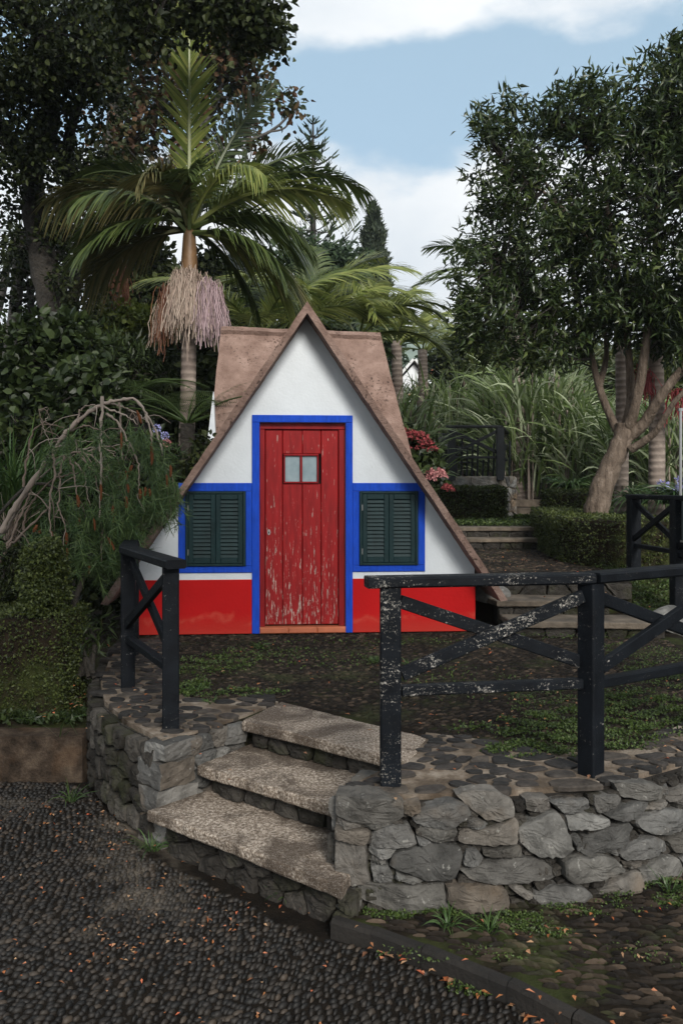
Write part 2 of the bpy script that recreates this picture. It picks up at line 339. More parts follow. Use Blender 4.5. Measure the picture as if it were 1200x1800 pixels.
L_GRASS = leafmat('grass_blade', [(.02, .045, .014), (.04, .08, .02), (.07, .11, .03)], .45, .25)
L_FERN = leafmat('fern_frond', [(.014, .028, .009), (.035, .06, .016), (.065, .095, .025)], .5, .3)
L_PINE = leafmat('pine_needle', [(.02, .045, .016), (.05, .09, .028), (.10, .15, .045)], .5, .2)
L_CYP = leafmat('cypress_spray', [(.015, .026, .016), (.035, .05, .028), (.05, .065, .035)], .6, .1)
L_MOSS = leafmat('ground_weed_leaf', [(.02, .036, .008), (.045, .075, .016), (.08, .115, .026)], .5, .2)
L_LITTER = leafmat('fallen_leaf', [(.22, .06, .018), (.30, .12, .04), (.12, .05, .025), (.36, .22, .12), (.45, .08, .03)], .7, .1)
TWIG = leafmat('bare_twig', [(.11, .08, .063), (.19, .15, .125), (.29, .245, .21)], .9, 0, .1)
CONE = leafmat('rust_catkin', [(.075, .028, .013), (.13, .048, .02)], .9, 0, .1)
STRAND_C = leafmat('cream_strand', [(.20, .145, .11), (.36, .29, .235), (.28, .20, .165)], .8, .1)
STRAND_M = leafmat('mauve_strand', [(.22, .15, .16), (.36, .27, .285), (.29, .20, .205)], .8, .1)
STRAND_R = leafmat('rust_strand', [(.09, .032, .018), (.14, .06, .03)], .8, .1)
FL_RED = leafmat('dusty_red_petal', [(.20, .025, .03), (.32, .07, .07), (.14, .02, .025)], .8, .15)
FL_PINK = leafmat('pink_petal', [(.42, .16, .17), (.55, .28, .26)], .8, .15)
FL_LILAC = leafmat('lilac_petal', [(.28, .28, .55), (.42, .42, .68)], .8, .15)
GLASS = NB('pale_window_glass'); GLASS = GLASS.done(GLASS.ramp(GLASS.noise(9, det=4), [(.3, (.17, .235, .26)), (.7, (.27, .34, .365))]), .18, None, .6)
METAL = NB('worn_metal').done((.45, .45, .44), .35, None, .5, .9); TILE = plain('terracotta', (.42, .12, .055), .6, .2, 5, .2); BLACKM = plain('keyhole_black', (.01, .01, .01), .5)

# ------------------------------------------------------------------ stones
def voronoi(pts, b, aniso=(1, 1)):
    """cells of 2D points clipped to the box b"""
    S = np.array(aniso); pts = np.asarray(pts); cells = []
    for i, p in enumerate(pts):
        poly = [np.array(v, float) for v in ((b[0], b[2]), (b[1], b[2]), (b[1], b[3]), (b[0], b[3]))]
        ds = (((pts - p) / S) ** 2).sum(1); near = np.argsort(ds)[1:24]
        for j in near:
            q = pts[j]; nrm = (q - p) / S ** 2; mid = (p + q) / 2; out = []
            for k in range(len(poly)):
                a, c = poly[k], poly[(k + 1) % len(poly)]; da, dc = (a - mid) @ nrm, (c - mid) @ nrm
                if da <= 0: out.append(a)
                if da * dc < 0: out.append(a + (c - a) * (da / (da - dc)))
            poly = out
            if len(poly) < 3: break
        cells.append(np.array(poly) if len(poly) >= 3 else None)
    return cells
def chisel(poly, rng, h=.05, gap=.006, nb=26, facets=5, rough=.006):
    """a rough stone face over a 2D outline: (u, v, out) points and faces"""
    P = np.asarray(poly, float); c = P.mean(0); n = len(P)
    per = np.linalg.norm(np.roll(P, -1, 0) - P, axis=1); s = np.linspace(0, per.sum(), nb, endpoint=False) ; cum = np.r_[0, np.cumsum(per)]
    ring = []
    for q in s:
        k = min(np.searchsorted(cum, q, 'right') - 1, n - 1); t = (q - cum[k]) / max(per[k], 1e-9); ring.append(P[k] * (1 - t) + P[(k + 1) % n] * t)
    ring = np.array(ring); ring = .12 * np.roll(ring, 1, 0) + .76 * ring + .12 * np.roll(ring, -1, 0)
    size = math.sqrt(abs(.5 * np.sum(P[:, 0] * np.roll(P[:, 1], -1) - np.roll(P[:, 0], -1) * P[:, 1])) + 1e-9)
    ring = c + (ring - c) * (1 - gap / max(size * .5, .01)) + rng.normal(0, size * .012, ring.shape)
    fac = [(rng.uniform(0, 2 * pi), rng.uniform(.1, .5), rng.uniform(.15, .6)) for _ in range(facets)]
    ph = rng.uniform(0, 6.3, 6); kk = rng.normal(0, 1, (6, 2)) * (9 / size) * np.array([.25, .35, .5, .8, 1.2, 1.6])[:, None]; am = np.array([1, .9, .7, .5, .4, .3])
    lev = [(1.0, -1.2), (1.0, .35), (.97, .75), (.90, .95), (.72, 1), (.5, 1), (.25, 1)]; V = []
    for k, (sc_, hh) in enumerate(lev):
        q = c + (ring - c) * sc_; z = np.full(nb, h * hh)
        if k >= 2:
            for a, sl_, off in fac:
                d = ((q - c) @ np.array((cos(a), sin(a)))) / size; z = np.minimum(z, h * (1.05 + off * .5 - sl_ * 2.4 * np.maximum(d + .15, 0)) )
            z = z + rough * (np.abs(np.sin(q @ kk.T + ph)) * am).sum(1) - rough * 1.5 + rng.normal(0, rough * .25, nb)
        V.append(np.c_[q, z])
    V.append(np.array([[c[0], c[1], h * rng.uniform(.85, 1.05)]])); V = np.vstack(V)
    F4 = grid_faces(len(lev), nb, True); o = (len(lev) - 1) * nb; i = np.arange(nb)
    F3 = np.stack([o + i, o + (i + 1) % nb, np.full(nb, len(lev) * nb)], -1)
    return V, [F4, F3]
class Face:
    """a vertical wall face over a plan polyline: maps (u, z, out) to space"""
    def __init__(s, plan, batter=0.0):
        s.p = np.array(plan, float); s.l = np.r_[0, np.cumsum(np.linalg.norm(np.diff(s.p, axis=0), axis=1))]; s.b = batter
    def pos(s, u, z, o):
        u = np.asarray(u, float); k = np.clip(np.searchsorted(s.l, u, 'right') - 1, 0, len(s.p) - 2)
        t = (u - s.l[k]) / (s.l[k + 1] - s.l[k]); T = nz(s.p[k + 1] - s.p[k]); Nn = np.c_[T[:, 1], -T[:, 0]]
        X = s.p[k] + (s.p[k + 1] - s.p[k]) * t[:, None] + Nn * (np.asarray(o) + s.b * (0 - np.asarray(z)))[:, None]
        return np.c_[X, z]
    def from_px(s, px, py):
        for k in range(len(s.p) - 1):
            a, b = s.p[k], s.p[k + 1]; r = (px - CX) / F; den = (b[0] - a[0]) - r * (b[1] - a[1])
            t = (r * a[1] - a[0]) / den
            if -1e-6 <= t <= 1 or (k == len(s.p) - 2 and t > 1) or (k == 0 and t < 0 and den > 0 and abs(t) < 1):
                y = a[1] + (b[1] - a[1]) * t; return (s.l[k] + t * (s.l[k + 1] - s.l[k]), EYE - (py - HY) / F * y)
        return None
    def stones(s, polys, rng, h=.045, gap=.006, **k):
        out = []
        for P in polys:
            hh = h * rng.uniform(.75, 1.25); V, FF = chisel(P, rng, hh, gap, **k); W = s.pos(np.clip(V[:, 0], .001, s.l[-1] - .001), V[:, 1], V[:, 2]); out.append((W, FF))
        return out
    def core(s, z0, z1, o=-.03):
        u = s.l.copy(); u[-1] -= 1e-4; A = s.pos(u, np.full(len(u), z0), np.full(len(u), o)); B = s.pos(u, np.full(len(u), z1), np.full(len(u), o))
        return np.vstack([A, B]), [np.array([[i, i + 1, i + 1 + len(u), i + len(u)] for i in range(len(u) - 1)])]
def auto_polys(u0, u1, z0, z1, sx, sz, rng):
    pts = []; nr = max(1, round((z1 - z0) / sz)); 
    for r in range(nr):
        x = u0 + rng.uniform(0, sx)
        while x < u1: pts.append((x, z0 + (r + .5 + rng.uniform(-.28, .28)) * (z1 - z0) / nr)); x += sx * rng.uniform(.55, 1.5)
    return [c for c in voronoi(pts, (u0, u1, z0, z1), (1.5, 1)) if c is not None]
def flat_stones(polygon, s, rng, z=0.0, h=.012, keep=.85, shr=(.5, .85), aniso=(1.5, 1), rot=0):
    """dark stones bedded in mortar on a level top"""
    Q = np.array(polygon); c, sn = cos(rot), sin(rot); Rm = np.array([[c, -sn], [sn, c]]); Qr = Q @ Rm
    b = (Qr[:, 0].min(), Qr[:, 0].max(), Qr[:, 1].min(), Qr[:, 1].max()); n = int((b[1] - b[0]) * (b[3] - b[2]) / (s * s * aniso[0]))
    pts = np.c_[rng.uniform(b[0], b[1], n), rng.uniform(b[2], b[3], n)]
    for _ in range(1):
        cs = voronoi(pts, b, aniso); pts = np.array([p if q is None else .5 * p + .5 * q.mean(0) for p, q in zip(pts, cs)])
    out = []
    for q in voronoi(pts, b, aniso):
        if q is None or rng.random() > keep: continue
        if not inside(q.mean(0), Qr): continue
        cc = q.mean(0); k = rng.uniform(*shr); q = cc + (q - cc) * k
        V, FF = chisel(q, rng, h, .002, nb=14, facets=2, rough=.0015); xy = V[:, :2] @ Rm.T; out.append((np.c_[xy, z + V[:, 2]], FF))
    return out
def inside(p, Q):
    x, y = p; r = False; n = len(Q)
    for i in range(n):
        a, b = Q[i], Q[(i + 1) % n]
        if (a[1] > y) != (b[1] > y) and x < (b[0] - a[0]) * (y - a[1]) / (b[1] - a[1]) + a[0]: r = not r
    return r
def inside_many(P, Q):
    r = np.zeros(len(P), bool); n = len(Q); x, y = P[:, 0], P[:, 1]
    for i in range(n):
        a, b = Q[i], Q[(i + 1) % n]
        if a[1] == b[1]: continue
        m = ((a[1] > y) != (b[1] > y)) & (x < (b[0] - a[0]) * (y - a[1]) / (b[1] - a[1]) + a[0]); r ^= m
    return r
def pebbles(polygon, du, dv, lu, lv, h, z, rng, ang, wob=.35, zf=None, sink=.3, tilt=0.0, keep=1.0):
    """stones set on edge in wandering rows: half ellipsoids, seven round"""
    Q = np.array(polygon); lo, hi = Q.min(0) - .3, Q.max(0) + .3; c = (lo + hi) / 2; rad = np.linalg.norm(hi - lo) / 2
    nu, nv = int(2 * rad / du), int(2 * rad / dv); i, j = np.meshgrid(np.arange(nu), np.arange(nv), indexing='ij')
    u = (i + .5 * (j % 2)) * du - rad + rng.normal(0, du * .13, i.shape); v = j * dv - rad + rng.normal(0, dv * .16, i.shape)
    u, v = u.ravel(), v.ravel(); a = ang
    wx = u + wob * .25 * np.sin(v * 2.3 + 1) + .03 * np.sin(v * 9); wy = v + wob * .22 * np.sin(u * 2.1 + .7 * v) + .04 * np.sin(u * 6.5)
    th = a + wob * .5 * np.cos(u * 2.1 + .7 * v) + rng.normal(0, .22, len(u))
    X = c[0] + wx * cos(a) - wy * sin(a); Y = c[1] + wx * sin(a) + wy * cos(a)
    m = inside_many(np.c_[X, Y], Q) & (rng.random(len(X)) < keep); X, Y, th = X[m], Y[m], th[m]; n = len(X)
    sz = rng.uniform(.72, 1.18, n); LU = lu * sz * rng.uniform(.8, 1.2, n); LV = lv * sz * rng.uniform(.8, 1.15, n); H = h * rng.uniform(.6, 1.3, n)
    t = np.arange(7) * 2 * pi / 7; rings = [(1.0, -.4), (.93, .25), (.62, .78)]; V = []
    for s_, hh in rings:
        rr = s_ * (1 + rng.normal(0, .08, (n, 7))); x = np.cos(t)[None] * rr * LU[:, None]; y = np.sin(t)[None] * rr * LV[:, None]
        zz = np.full((n, 7), hh) * H[:, None] + tilt * x; V.append(np.stack([X[:, None] + x * np.cos(th)[:, None] - y * np.sin(th)[:, None], Y[:, None] + x * np.sin(th)[:, None] + y * np.cos(th)[:, None], zz], -1))
    V.append(np.stack([X, Y, H], -1)[:, None]); V = np.concatenate(V, 1)
    base = z if zf is None else zf(X, Y)[:, None]; V[..., 2] += base - sink * h
    f4 = grid_faces(3, 7, True); k = np.arange(7); f3 = np.stack([14 + k, 14 + (k + 1) % 7, np.full(7, 21)], -1); o = (np.arange(n) * 22)[:, None, None]
    return V.reshape(-1, 3), [(f4[None] + o).reshape(-1, 4), (f3[None] + o).reshape(-1, 3)]

def block(c, size, ang, rng, n=5, j=.0045):
    """a squared rough block with worn arrises"""
    parts = []; g = np.linspace(-1, 1, n); V = []
    A, B = np.meshgrid(g, g, indexing='ij'); F6 = []
    for ax in range(3):
        for s_ in (-1, 1):
            q = np.zeros((n * n, 3)); q[:, ax] = s_; q[:, (ax + 1) % 3] = A.ravel(); q[:, (ax + 2) % 3] = B.ravel(); F6.append(grid_faces(n, n) + len(V) * n * n); V.append(q)
    V = np.concatenate(V); r = np.abs(V); k = (r > .99).sum(1); V = V * np.where(k == 3, .93, np.where(k == 2, .965, 1.))[:, None]
    ph = rng.uniform(0, 6, (3, 3)); fr_ = rng.uniform(1.5, 4, (3, 3)); W = V * np.array(size) / 2
    for a in range(3): W[:, a] += j * np.sin(V @ fr_[a] * 1.3 + ph[a, 0]) + .4 * j * np.sin(V @ fr_[(a + 1) % 3] * 3 + ph[a, 1])
    c_, s2 = cos(ang), sin(ang); return np.c_[W[:, 0] * c_ - W[:, 1] * s2 + c[0], W[:, 0] * s2 + W[:, 1] * c_ + c[1], W[:, 2] + c[2]], F6
# ================================================================== THE SETTING
rng = np.random.default_rng(7)
HX = [(-60, -.58), (6.6, -.58), (8.3, .1), (11.4, .22), (12.2, .5), (17, .72), (20, 1.4), (30, 3.4), (60, 8.5), (150, 20), (420, 34), (900, 40)]
def hgt(x, y): return np.interp(y, [a for a, b in HX], [b for a, b in HX]) + 0 * x
xs = np.concatenate([-np.geomspace(900, 8, 14), np.linspace(-7, 9, 17), np.geomspace(11, 900, 14)]); ys = np.concatenate([[-200, -60, -20, -6], np.linspace(-2, 30, 65), np.geomspace(33, 900, 18)])
gx, gy = np.meshgrid(xs, ys); gz = hgt(gx, gy)
struct(mesh('ground', [(np.c_[gx.ravel(), gy.ravel(), gz.ravel()], [grid_faces(len(ys), len(xs))])], SOIL, smooth=True))
# distant hills
hr = np.random.default_rng(3); hx = np.linspace(-700, 900, 90); hy = np.linspace(300, 760, 16); gx, gy = np.meshgrid(hx, hy)
ridge = 62 + 22 * np.sin(gx / 130 + 1.9) + 10 * np.sin(gx / 47) + 5 * np.sin(gx / 19 + 2)
gz = 30 + (ridge - 10) * np.sin(np.clip((gy - 300) / 300, 0, 1) * pi / 2) + hr.normal(0, 1.6, gx.shape)
HILLM = plain('wooded_hill', (.10, .13, .10), .95, .45, .05, .5, .3, dist=2)
struct(mesh('hills', [(np.c_[gx.ravel(), gy.ravel(), gz.ravel()], [grid_faces(16, 90)])], HILLM, smooth=True))

# ---- plaza of pebbles set on edge
KLINE = [(-.03, 3.27), (.12, 3.19), (.297, 3.07), (.567, 2.86), (.736, 2.69), (1.1, 2.33), (1.6, 1.85), (2.3, 1.2)]
plaza = [(-6, -3), (3, -3), (3, .6)] + KLINE[::-1] + [(.15, 3.6), (-.7, 4.4), (-1.42, 4.95), (-6, 4.97)]
V, FF = prism(plaza, -.75, -.492); struct(mesh('plaza_paving', [(V, FF)], GROUT))
plz = [(-2.6, 2.2), (1.2, 2.1)] + [(a - .03, b - .02) for a, b in KLINE[5::-1]] + [(-.05, 3.2), (-.92, 4.0), (-1.4, 4.8), (-1.6, 4.93), (-2.6, 4.93)]
o = mesh('pebbles', [pebbles(plz, .037, .0205, .0185, .0098, .014, -.492, rng, R(38), sink=.1)], PEB, smooth=True)
tag(o, 'dark oval pebbles set on edge in wandering rows across the lower path', 'pebbles', kind='stuff')

# ---- verge of slates above the kerb, in front of the wall
WR = [(-.02, 3.41), (.24, 3.375), (.6, 3.40), (.93, 3.47), (1.19, 3.56), (1.5, 3.76), (1.9, 4.1), (2.3, 4.6), (2.6, 5.3), (2.75, 6.2)]
verge = [(a + .02, b + .02) for a, b in KLINE] + [(4.5, 1.2), (4.5, 6.2), (2.9, 6.2)] + [(a, b + .02) for a, b in WR[8:0:-1]] + [(0.0, 3.40)]
V, FF = prism(verge, -.75, -.432); struct(mesh('verge_paving', [(V, FF)], TSOIL))
vp = [(a + .05, b + .03) for a, b in KLINE[:7]] + [(2.4, 1.85), (2.6, 4.6)] + [(a, b - .03) for a, b in WR[7:0:-1]]
o = mesh('verge_slates', [pebbles(vp, .09, .021, .042, .0085, .017, -.432, rng, R(-20), wob=.05, sink=.15, tilt=.16)], COB)
tag(o, 'thin brown slates set on edge in the verge below the wall', 'slates', kind='stuff')
for k in range(len(KLINE) - 1):
    a, b = np.array(KLINE[k]), np.array(KLINE[k + 1]); struct(mesh('kerb', [beam((*(a + (b - a) * .01), -.462), (*(b - (b - a) * .01), -.466), .055, .085, ch=.012)], KERB))

# ---- terrace (the paved level the little house stands on)
WL = [(-.866, 4.10), (-1.0, 4.25), (-1.15, 4.43), (-1.38, 4.85), (-1.53, 5.32), (-1.66, 6.0), (-1.76, 6.7), (-1.84, 7.6)]
WS = [(-.866, 4.10), (-.74, 4.235), (-.52, 4.52)]
inset = lambda P, c, k: [tuple(np.array(p) + nz(np.array(c) - np.array(p)) * k) for p in P]
TC = (.3, 5.6)
terr = inset(WR, TC, .05) + [(2.8, 6.93), (2.7, 7.9), (-1.8, 7.9)] + inset(WL[::-1][1:], TC, .05) + [(-.50, 4.55), (.30, 3.92), (.08, 3.55)]
V, FF = prism(terr, -.7, -.012); struct(mesh('terrace_paving', [(V, FF)], TSOIL))
tp = [(.35, 3.95), (1.3, 3.85), (1.75, 4.3), (2.35, 5.2), (2.6, 6.9), (1.5, 6.9), (1.2, 7.2), (-1.6, 7.0), (-1.35, 5.6), (-1.0, 4.85), (-.55, 4.75), (-.3, 4.9), (.4, 4.3)]
o = mesh('terrace_cobbles', [pebbles(tp, .045, .019, .023, .0085, .012, -.012, rng, R(4), wob=.3, sink=.3, tilt=.12, keep=.9)], COB, smooth=True)
tag(o, 'small brown cobbles set on edge in front of the red door', 'cobbles', kind='stuff')

# ---- front right retaining wall
def px7(L, ox, oy, s): return [[(ox + x / s, oy + y / s) for x, y in P] for P in L]
C7 = [[(95, 200), (110, 150), (300, 150), (510, 180), (515, 300), (420, 330), (190, 300), (100, 260)], [(100, 290), (260, 315), (262, 345), (180, 345), (100, 325)],
 [(270, 325), (400, 325), (500, 322), (380, 358), (270, 345)], [(90, 335), (250, 355), (325, 370), (305, 450), (270, 450), (100, 395)],
 [(110, 415), (300, 460), (305, 560), (328, 665), (225, 698), (165, 640), (110, 600)], [(330, 380), (430, 335), (545, 330), (605, 445), (480, 470), (320, 462)],
 [(318, 465), (488, 475), (450, 522), (400, 525), (318, 495)], [(322, 512), (420, 535), (415, 560), (330, 560)], [(330, 568), (435, 572), (478, 680), (350, 665)],
 [(600, 335), (840, 352), (820, 430), (740, 425), (600, 395)], [(600, 405), (680, 425), (610, 448)], [(435, 560), (480, 490), (700, 425), (870, 470), (880, 530), (855, 600), (815, 662), (640, 660), (500, 605)],
 [(525, 215), (620, 195), (620, 250), (560, 275), (525, 265)], [(570, 290), (640, 230), (800, 190), (900, 210), (935, 265), (850, 320), (800, 350), (700, 345), (590, 320)],
 [(850, 160), (960, 130), (1090, 130), (1190, 190), (1195, 270), (1110, 312), (1010, 300), (930, 230)], [(885, 320), (950, 295), (1035, 320), (1030, 345), (900, 350)],
 [(860, 400), (880, 365), (1040, 350), (1200, 290), (1225, 345), (1195, 440), (1020, 448), (855, 440)], [(880, 560), (900, 480), (960, 475), (1005, 530), (940, 565)],
 [(1000, 470), (1200, 452), (1228, 460), (1225, 512), (1040, 515), (1000, 500)], [(860, 600), (1040, 540), (1200, 520), (1350, 545), (1460, 620), (1390, 675), (1100, 680), (960, 670), (900, 640)],
 [(245, 700), (340, 672), (560, 690), (760, 680), (770, 760), (820, 840), (700, 855), (450, 850), (270, 790)], [(775, 690), (1080, 685), (1140, 730), (1145, 830), (1060, 870), (880, 870), (780, 790)],
 [(145, 700), (230, 705), (230, 765), (150, 745)], [(120, 770), (160, 755), (270, 790), (262, 830), (180, 828), (118, 810)], [(520, 640), (580, 640), (645, 672), (600, 680), (520, 665)], [(485, 610), (520, 640), (505, 665), (480, 650)]]
C8 = [[(150, 430), (240, 370), (320, 330), (400, 320), (440, 400), (480, 540), (420, 595), (300, 590), (200, 560), (165, 500)], [(205, 250), (240, 235), (350, 240), (355, 310), (330, 325), (220, 320)],
 [(365, 270), (420, 250), (580, 245), (600, 310), (520, 325), (430, 330)], [(450, 340), (560, 330), (700, 360), (705, 400), (600, 425), (460, 430)],
 [(540, 490), (700, 410), (830, 385), (855, 420), (820, 510), (700, 550), (560, 592), (540, 570)], [(480, 470), (520, 465), (530, 530), (500, 550)],
 [(415, 620), (480, 585), (560, 600), (640, 575), (720, 590), (800, 680), (700, 710), (560, 745), (470, 750), (425, 700)], [(750, 150), (940, 135), (1020, 175), (1000, 235), (880, 250), (790, 230)],
 [(630, 230), (760, 220), (790, 250), (700, 300), (640, 330), (625, 290)], [(680, 340), (760, 300), (870, 255), (945, 260), (920, 310), (860, 350), (760, 372)], [(925, 290), (1040, 250), (1060, 275), (1000, 305), (930, 318)],
 [(1020, 190), (1070, 160), (1065, 200), (1030, 220)], [(1050, 230), (1110, 180), (1200, 150), (1200, 240), (1100, 265), (1060, 260)], [(870, 370), (1000, 305), (1150, 300), (1190, 360), (1150, 420), (1040, 460), (950, 455), (870, 420)],
 [(770, 580), (850, 500), (950, 465), (1020, 500), (1035, 550), (940, 590), (800, 620)], [(1040, 500), (1080, 460), (1200, 420), (1200, 540), (1120, 560), (1070, 560)], [(670, 570), (770, 545), (760, 580)],
 [(1100, 265), (1165, 262), (1170, 295), (1110, 300)], [(635, 850), (650, 790), (700, 740), (820, 690), (870, 680), (875, 830), (700, 870)], [(880, 680), (1000, 595), (1090, 590), (1140, 700), (1080, 750), (940, 800), (880, 828)],
 [(240, 830), (350, 770), (520, 760), (575, 810), (575, 890), (500, 915), (300, 905)], [(100, 780), (130, 760), (230, 810), (220, 835), (170, 830)], [(790, 630), (880, 625), (800, 665)], [(1110, 600), (1200, 560), (1200, 690), (1150, 700)]]
fr = Face(WR, .06)
def trace(face, L): 
    out = []
    for P in L:
        q = [face.from_px(*p) for p in P]
        if all(v is not None for v in q): out.append(np.array(q))
    return out
wt = thing('retaining_wall', 'curved dry grey rubble wall below the black railing, beside the concrete steps', 'stone wall', (1.2, 3.6, -.43))
polys = trace(fr, px7(C7, 560, 1350, 3.529) + px7(C8, 860, 1330, 3.529)); u1 = max(p[:, 0].max() for p in polys)
mesh('stones', fr.stones(polys, rng, .05, -.002, rough=.005, nb=36) + fr.stones(auto_polys(u1 + .01, fr.l[-1], -.44, -.01, .17, .105, rng), rng, .05, .008), STONE, wt)
mesh('filler_stones', fr.stones(auto_polys(.01, u1, -.46, -.02, .07, .055, rng), rng, .012, .008, nb=16), SHADE_MOSS, wt)
mesh('joints', [fr.core(-.6, -.02, -.022)], CORE, wt)
band = [(-.01, 3.44), (.24, 3.40), (.6, 3.43), (.93, 3.5), (1.19, 3.59), (1.5, 3.79), (1.9, 4.13), (2.27, 4.62), (2.1, 4.85), (1.75, 4.4), (1.35, 3.98), (.95, 3.92), (.75, 4.1), (.42, 4.25), (.36, 3.95), (.12, 3.62)]
V, FF = prism(band, -.2, .001); mesh('mortar_top', [(V, FF)], MORTAR, wt)
mesh('top_stones', flat_stones(band, .08, rng, 0, .010, .9, (.66, .93), (1.6, 1)), DSTONE, wt)
# side face of the pier beside the steps
sf = Face([(.14, 3.75), (-.02, 3.41)], 0); mesh('side_stones', [sf.core(-.6, -.03, -.02)] + sf.stones(auto_polys(0, sf.l[-1], -.48, -.01, .13, .1, rng), rng, .04), STONE, wt)

# ---- left retaining wall with its corner by the steps
wl = thing('retaining_wall', 'shaded rubble wall curving back from its pale corner stone below the small railing', 'stone wall', (-1.3, 5, -.45))
fl = Face(WL[::-1], .03); fs = Face(WS, 0.0)
C6L = [[(690, 885), (820, 890), (850, 940), (830, 1040), (780, 1050), (690, 1000)], [(690, 775), (780, 790), (890, 830), (885, 875), (800, 885), (690, 870)], [(840, 935), (980, 985), (990, 1140), (835, 1060)],
 [(890, 860), (985, 880), (985, 970), (895, 900)], [(695, 1055), (780, 1075), (780, 1240), (715, 1190)], [(790, 1080), (880, 1120), (885, 1320), (800, 1270)], [(900, 1150), (985, 1165), (985, 1290), (905, 1300)],
 [(615, 980), (670, 1000), (690, 1150), (640, 1130)], [(620, 790), (670, 880), (680, 965), (620, 960)]]
C6S = [[(1005, 880), (1085, 880), (1080, 930), (1005, 965)], [(1050, 855), (1180, 845), (1190, 890), (1120, 945), (1095, 900)], [(1010, 985), (1065, 1000), (1060, 1130), (1010, 1150)], [(1010, 1160), (1110, 1125), (1180, 1180), (1170, 1230), (1010, 1285)],
 [(1075, 1000), (1120, 985), (1125, 1060), (1080, 1050)], [(1130, 960), (1200, 930), (1200, 1080), (1130, 1110)]]
C7S = [[(655, 255), (700, 240), (750, 255), (720, 285), (660, 290)], [(755, 250), (835, 235), (835, 268), (765, 285)], [(695, 292), (755, 272), (765, 325), (700, 340)], [(762, 290), (800, 280), (798, 310), (768, 318)]]
lp = [p for p in trace(fl, px7(C6L, 0, 1050, 3.529)) if np.ptp(p[:, 0]) < .34 and p[:, 0].max() < fl.l[-1] - .12]; spx = [p for p in trace(fs, px7(C6S, 0, 1050, 3.529) + px7(C7S, 0, 1150, 2)) if p[:, 0].min() > .07]
um = min([p[:, 0].min() for p in lp] + [fl.l[-1]]); lp = lp or [np.array([(.01, -.1), (.1, -.1), (.1, -.2), (.01, -.2)])]
qa = math.atan2(.135, .126)
mesh('corner_stones', [block((-.845 + dx, 4.165 + dy, z), (a, b, h), qa + da, rng) for z, h, a, b, dx, dy, da in ((-.045, .085, .20, .15, .01, .0, .1), (-.155, .125, .21, .20, -.012, .012, 0), (-.275, .11, .24, .17, .0, .01, -.06), (-.39, .12, .19, .20, 0, .01, .05), (-.47, .07, .22, .2, 0, .01, 0))], STONE, wl)
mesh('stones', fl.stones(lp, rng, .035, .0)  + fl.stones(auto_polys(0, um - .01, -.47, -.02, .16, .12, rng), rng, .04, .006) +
     fl.stones(auto_polys(um, fl.l[-1], -.5, -.02, .10, .09, rng), rng, .012, .01), SHADE_MOSS, wl)
mesh('joints', [fl.core(-.6, -.02, -.02), fs.core(-.6, -.02, -.02)], CORE, wl)
mesh('side_stones', fs.stones(auto_polys(.06, fs.l[-1], -.45, -.01, .12, .09, rng), rng, .036, .003), STONE, wl)
bandl = [(-.866, 4.13), (-.73, 4.27), (-.52, 4.56), (-.36, 4.85), (-.50, 5.0), (-.75, 4.86), (-.92, 4.98), (-1.08, 5.4), (-1.22, 6.1), (-1.3, 6.8), (-1.74, 6.8), (-1.63, 6.0), (-1.5, 5.32), (-1.35, 4.87), (-1.12, 4.46), (-.98, 4.28)]
V, FF = prism(bandl, -.25, .001); mesh('mortar_top', [(V, FF)], MORTAR, wl)
mesh('top_stones', flat_stones(bandl, .08, rng, 0, .010, .93, (.7, .92), (1.6, 1)), DSTONE, wl)

# ---- the three concrete steps
st = thing('front_steps', 'three worn washed concrete steps climbing from the pebble path to the terrace', 'steps', (-.3, 3.9, -.49))
def slab(poly, z1, th, rng, j=.004, ch=.008):
    P = []; poly = np.array(poly, float); n = len(poly)
    for k in range(n):
        a, b = poly[k], poly[(k + 1) % n]; m = max(2, int(np.linalg.norm(b - a) / .04))
        for t in np.arange(m) / m: P.append(a + (b - a) * t)
    P = np.array(P); P += rng.normal(0, j, P.shape) * .6; c = P.mean(0); n = len(P); inn = c + (P - c) * (1 - ch / np.linalg.norm(P - c, axis=1, keepdims=True))
    zj = lambda: rng.normal(0, j * .4, n)
    V = np.vstack([np.c_[inn, np.full(n, z1 - th)], np.c_[P, z1 - th + ch + zj()], np.c_[P, z1 - ch + zj()], np.c_[inn, np.full(n, z1)]])
    return V, [grid_faces(4, n, True), np.arange(3 * n, 4 * n)[None]]
T = [([(-.52, 4.45), (.30, 3.79), (.42, 4.15), (-.345, 4.84)], .004), ([(-.705, 4.18), (.06, 3.58), (.33, 3.86), (-.47, 4.55)], -.14), ([(-.905, 3.985), (.005, 3.225), (.12, 3.62), (-.62, 4.30)], -.285)]
for poly, z in T: mesh('tread', [slab(poly, z, .052, rng)], SLAB, st)
for (poly, z), zb in zip(T, (-.14, -.285, -.5)):
    a, b = np.array(poly[0]), np.array(poly[1]); nn = nz(np.array(poly[3]) - a); f = Face([tuple(a + nn * .08 + (b - a) * .04), tuple(b + nn * .08 - (b - a) * .0)])
    mesh('riser', f.stones(auto_polys(0, f.l[-1], zb, z - .052, .16, .085 if zb < -.4 else .07, rng), rng, .03, .006) + [f.core(zb, z - .05, -.01)], SHADE_MOSS, st)

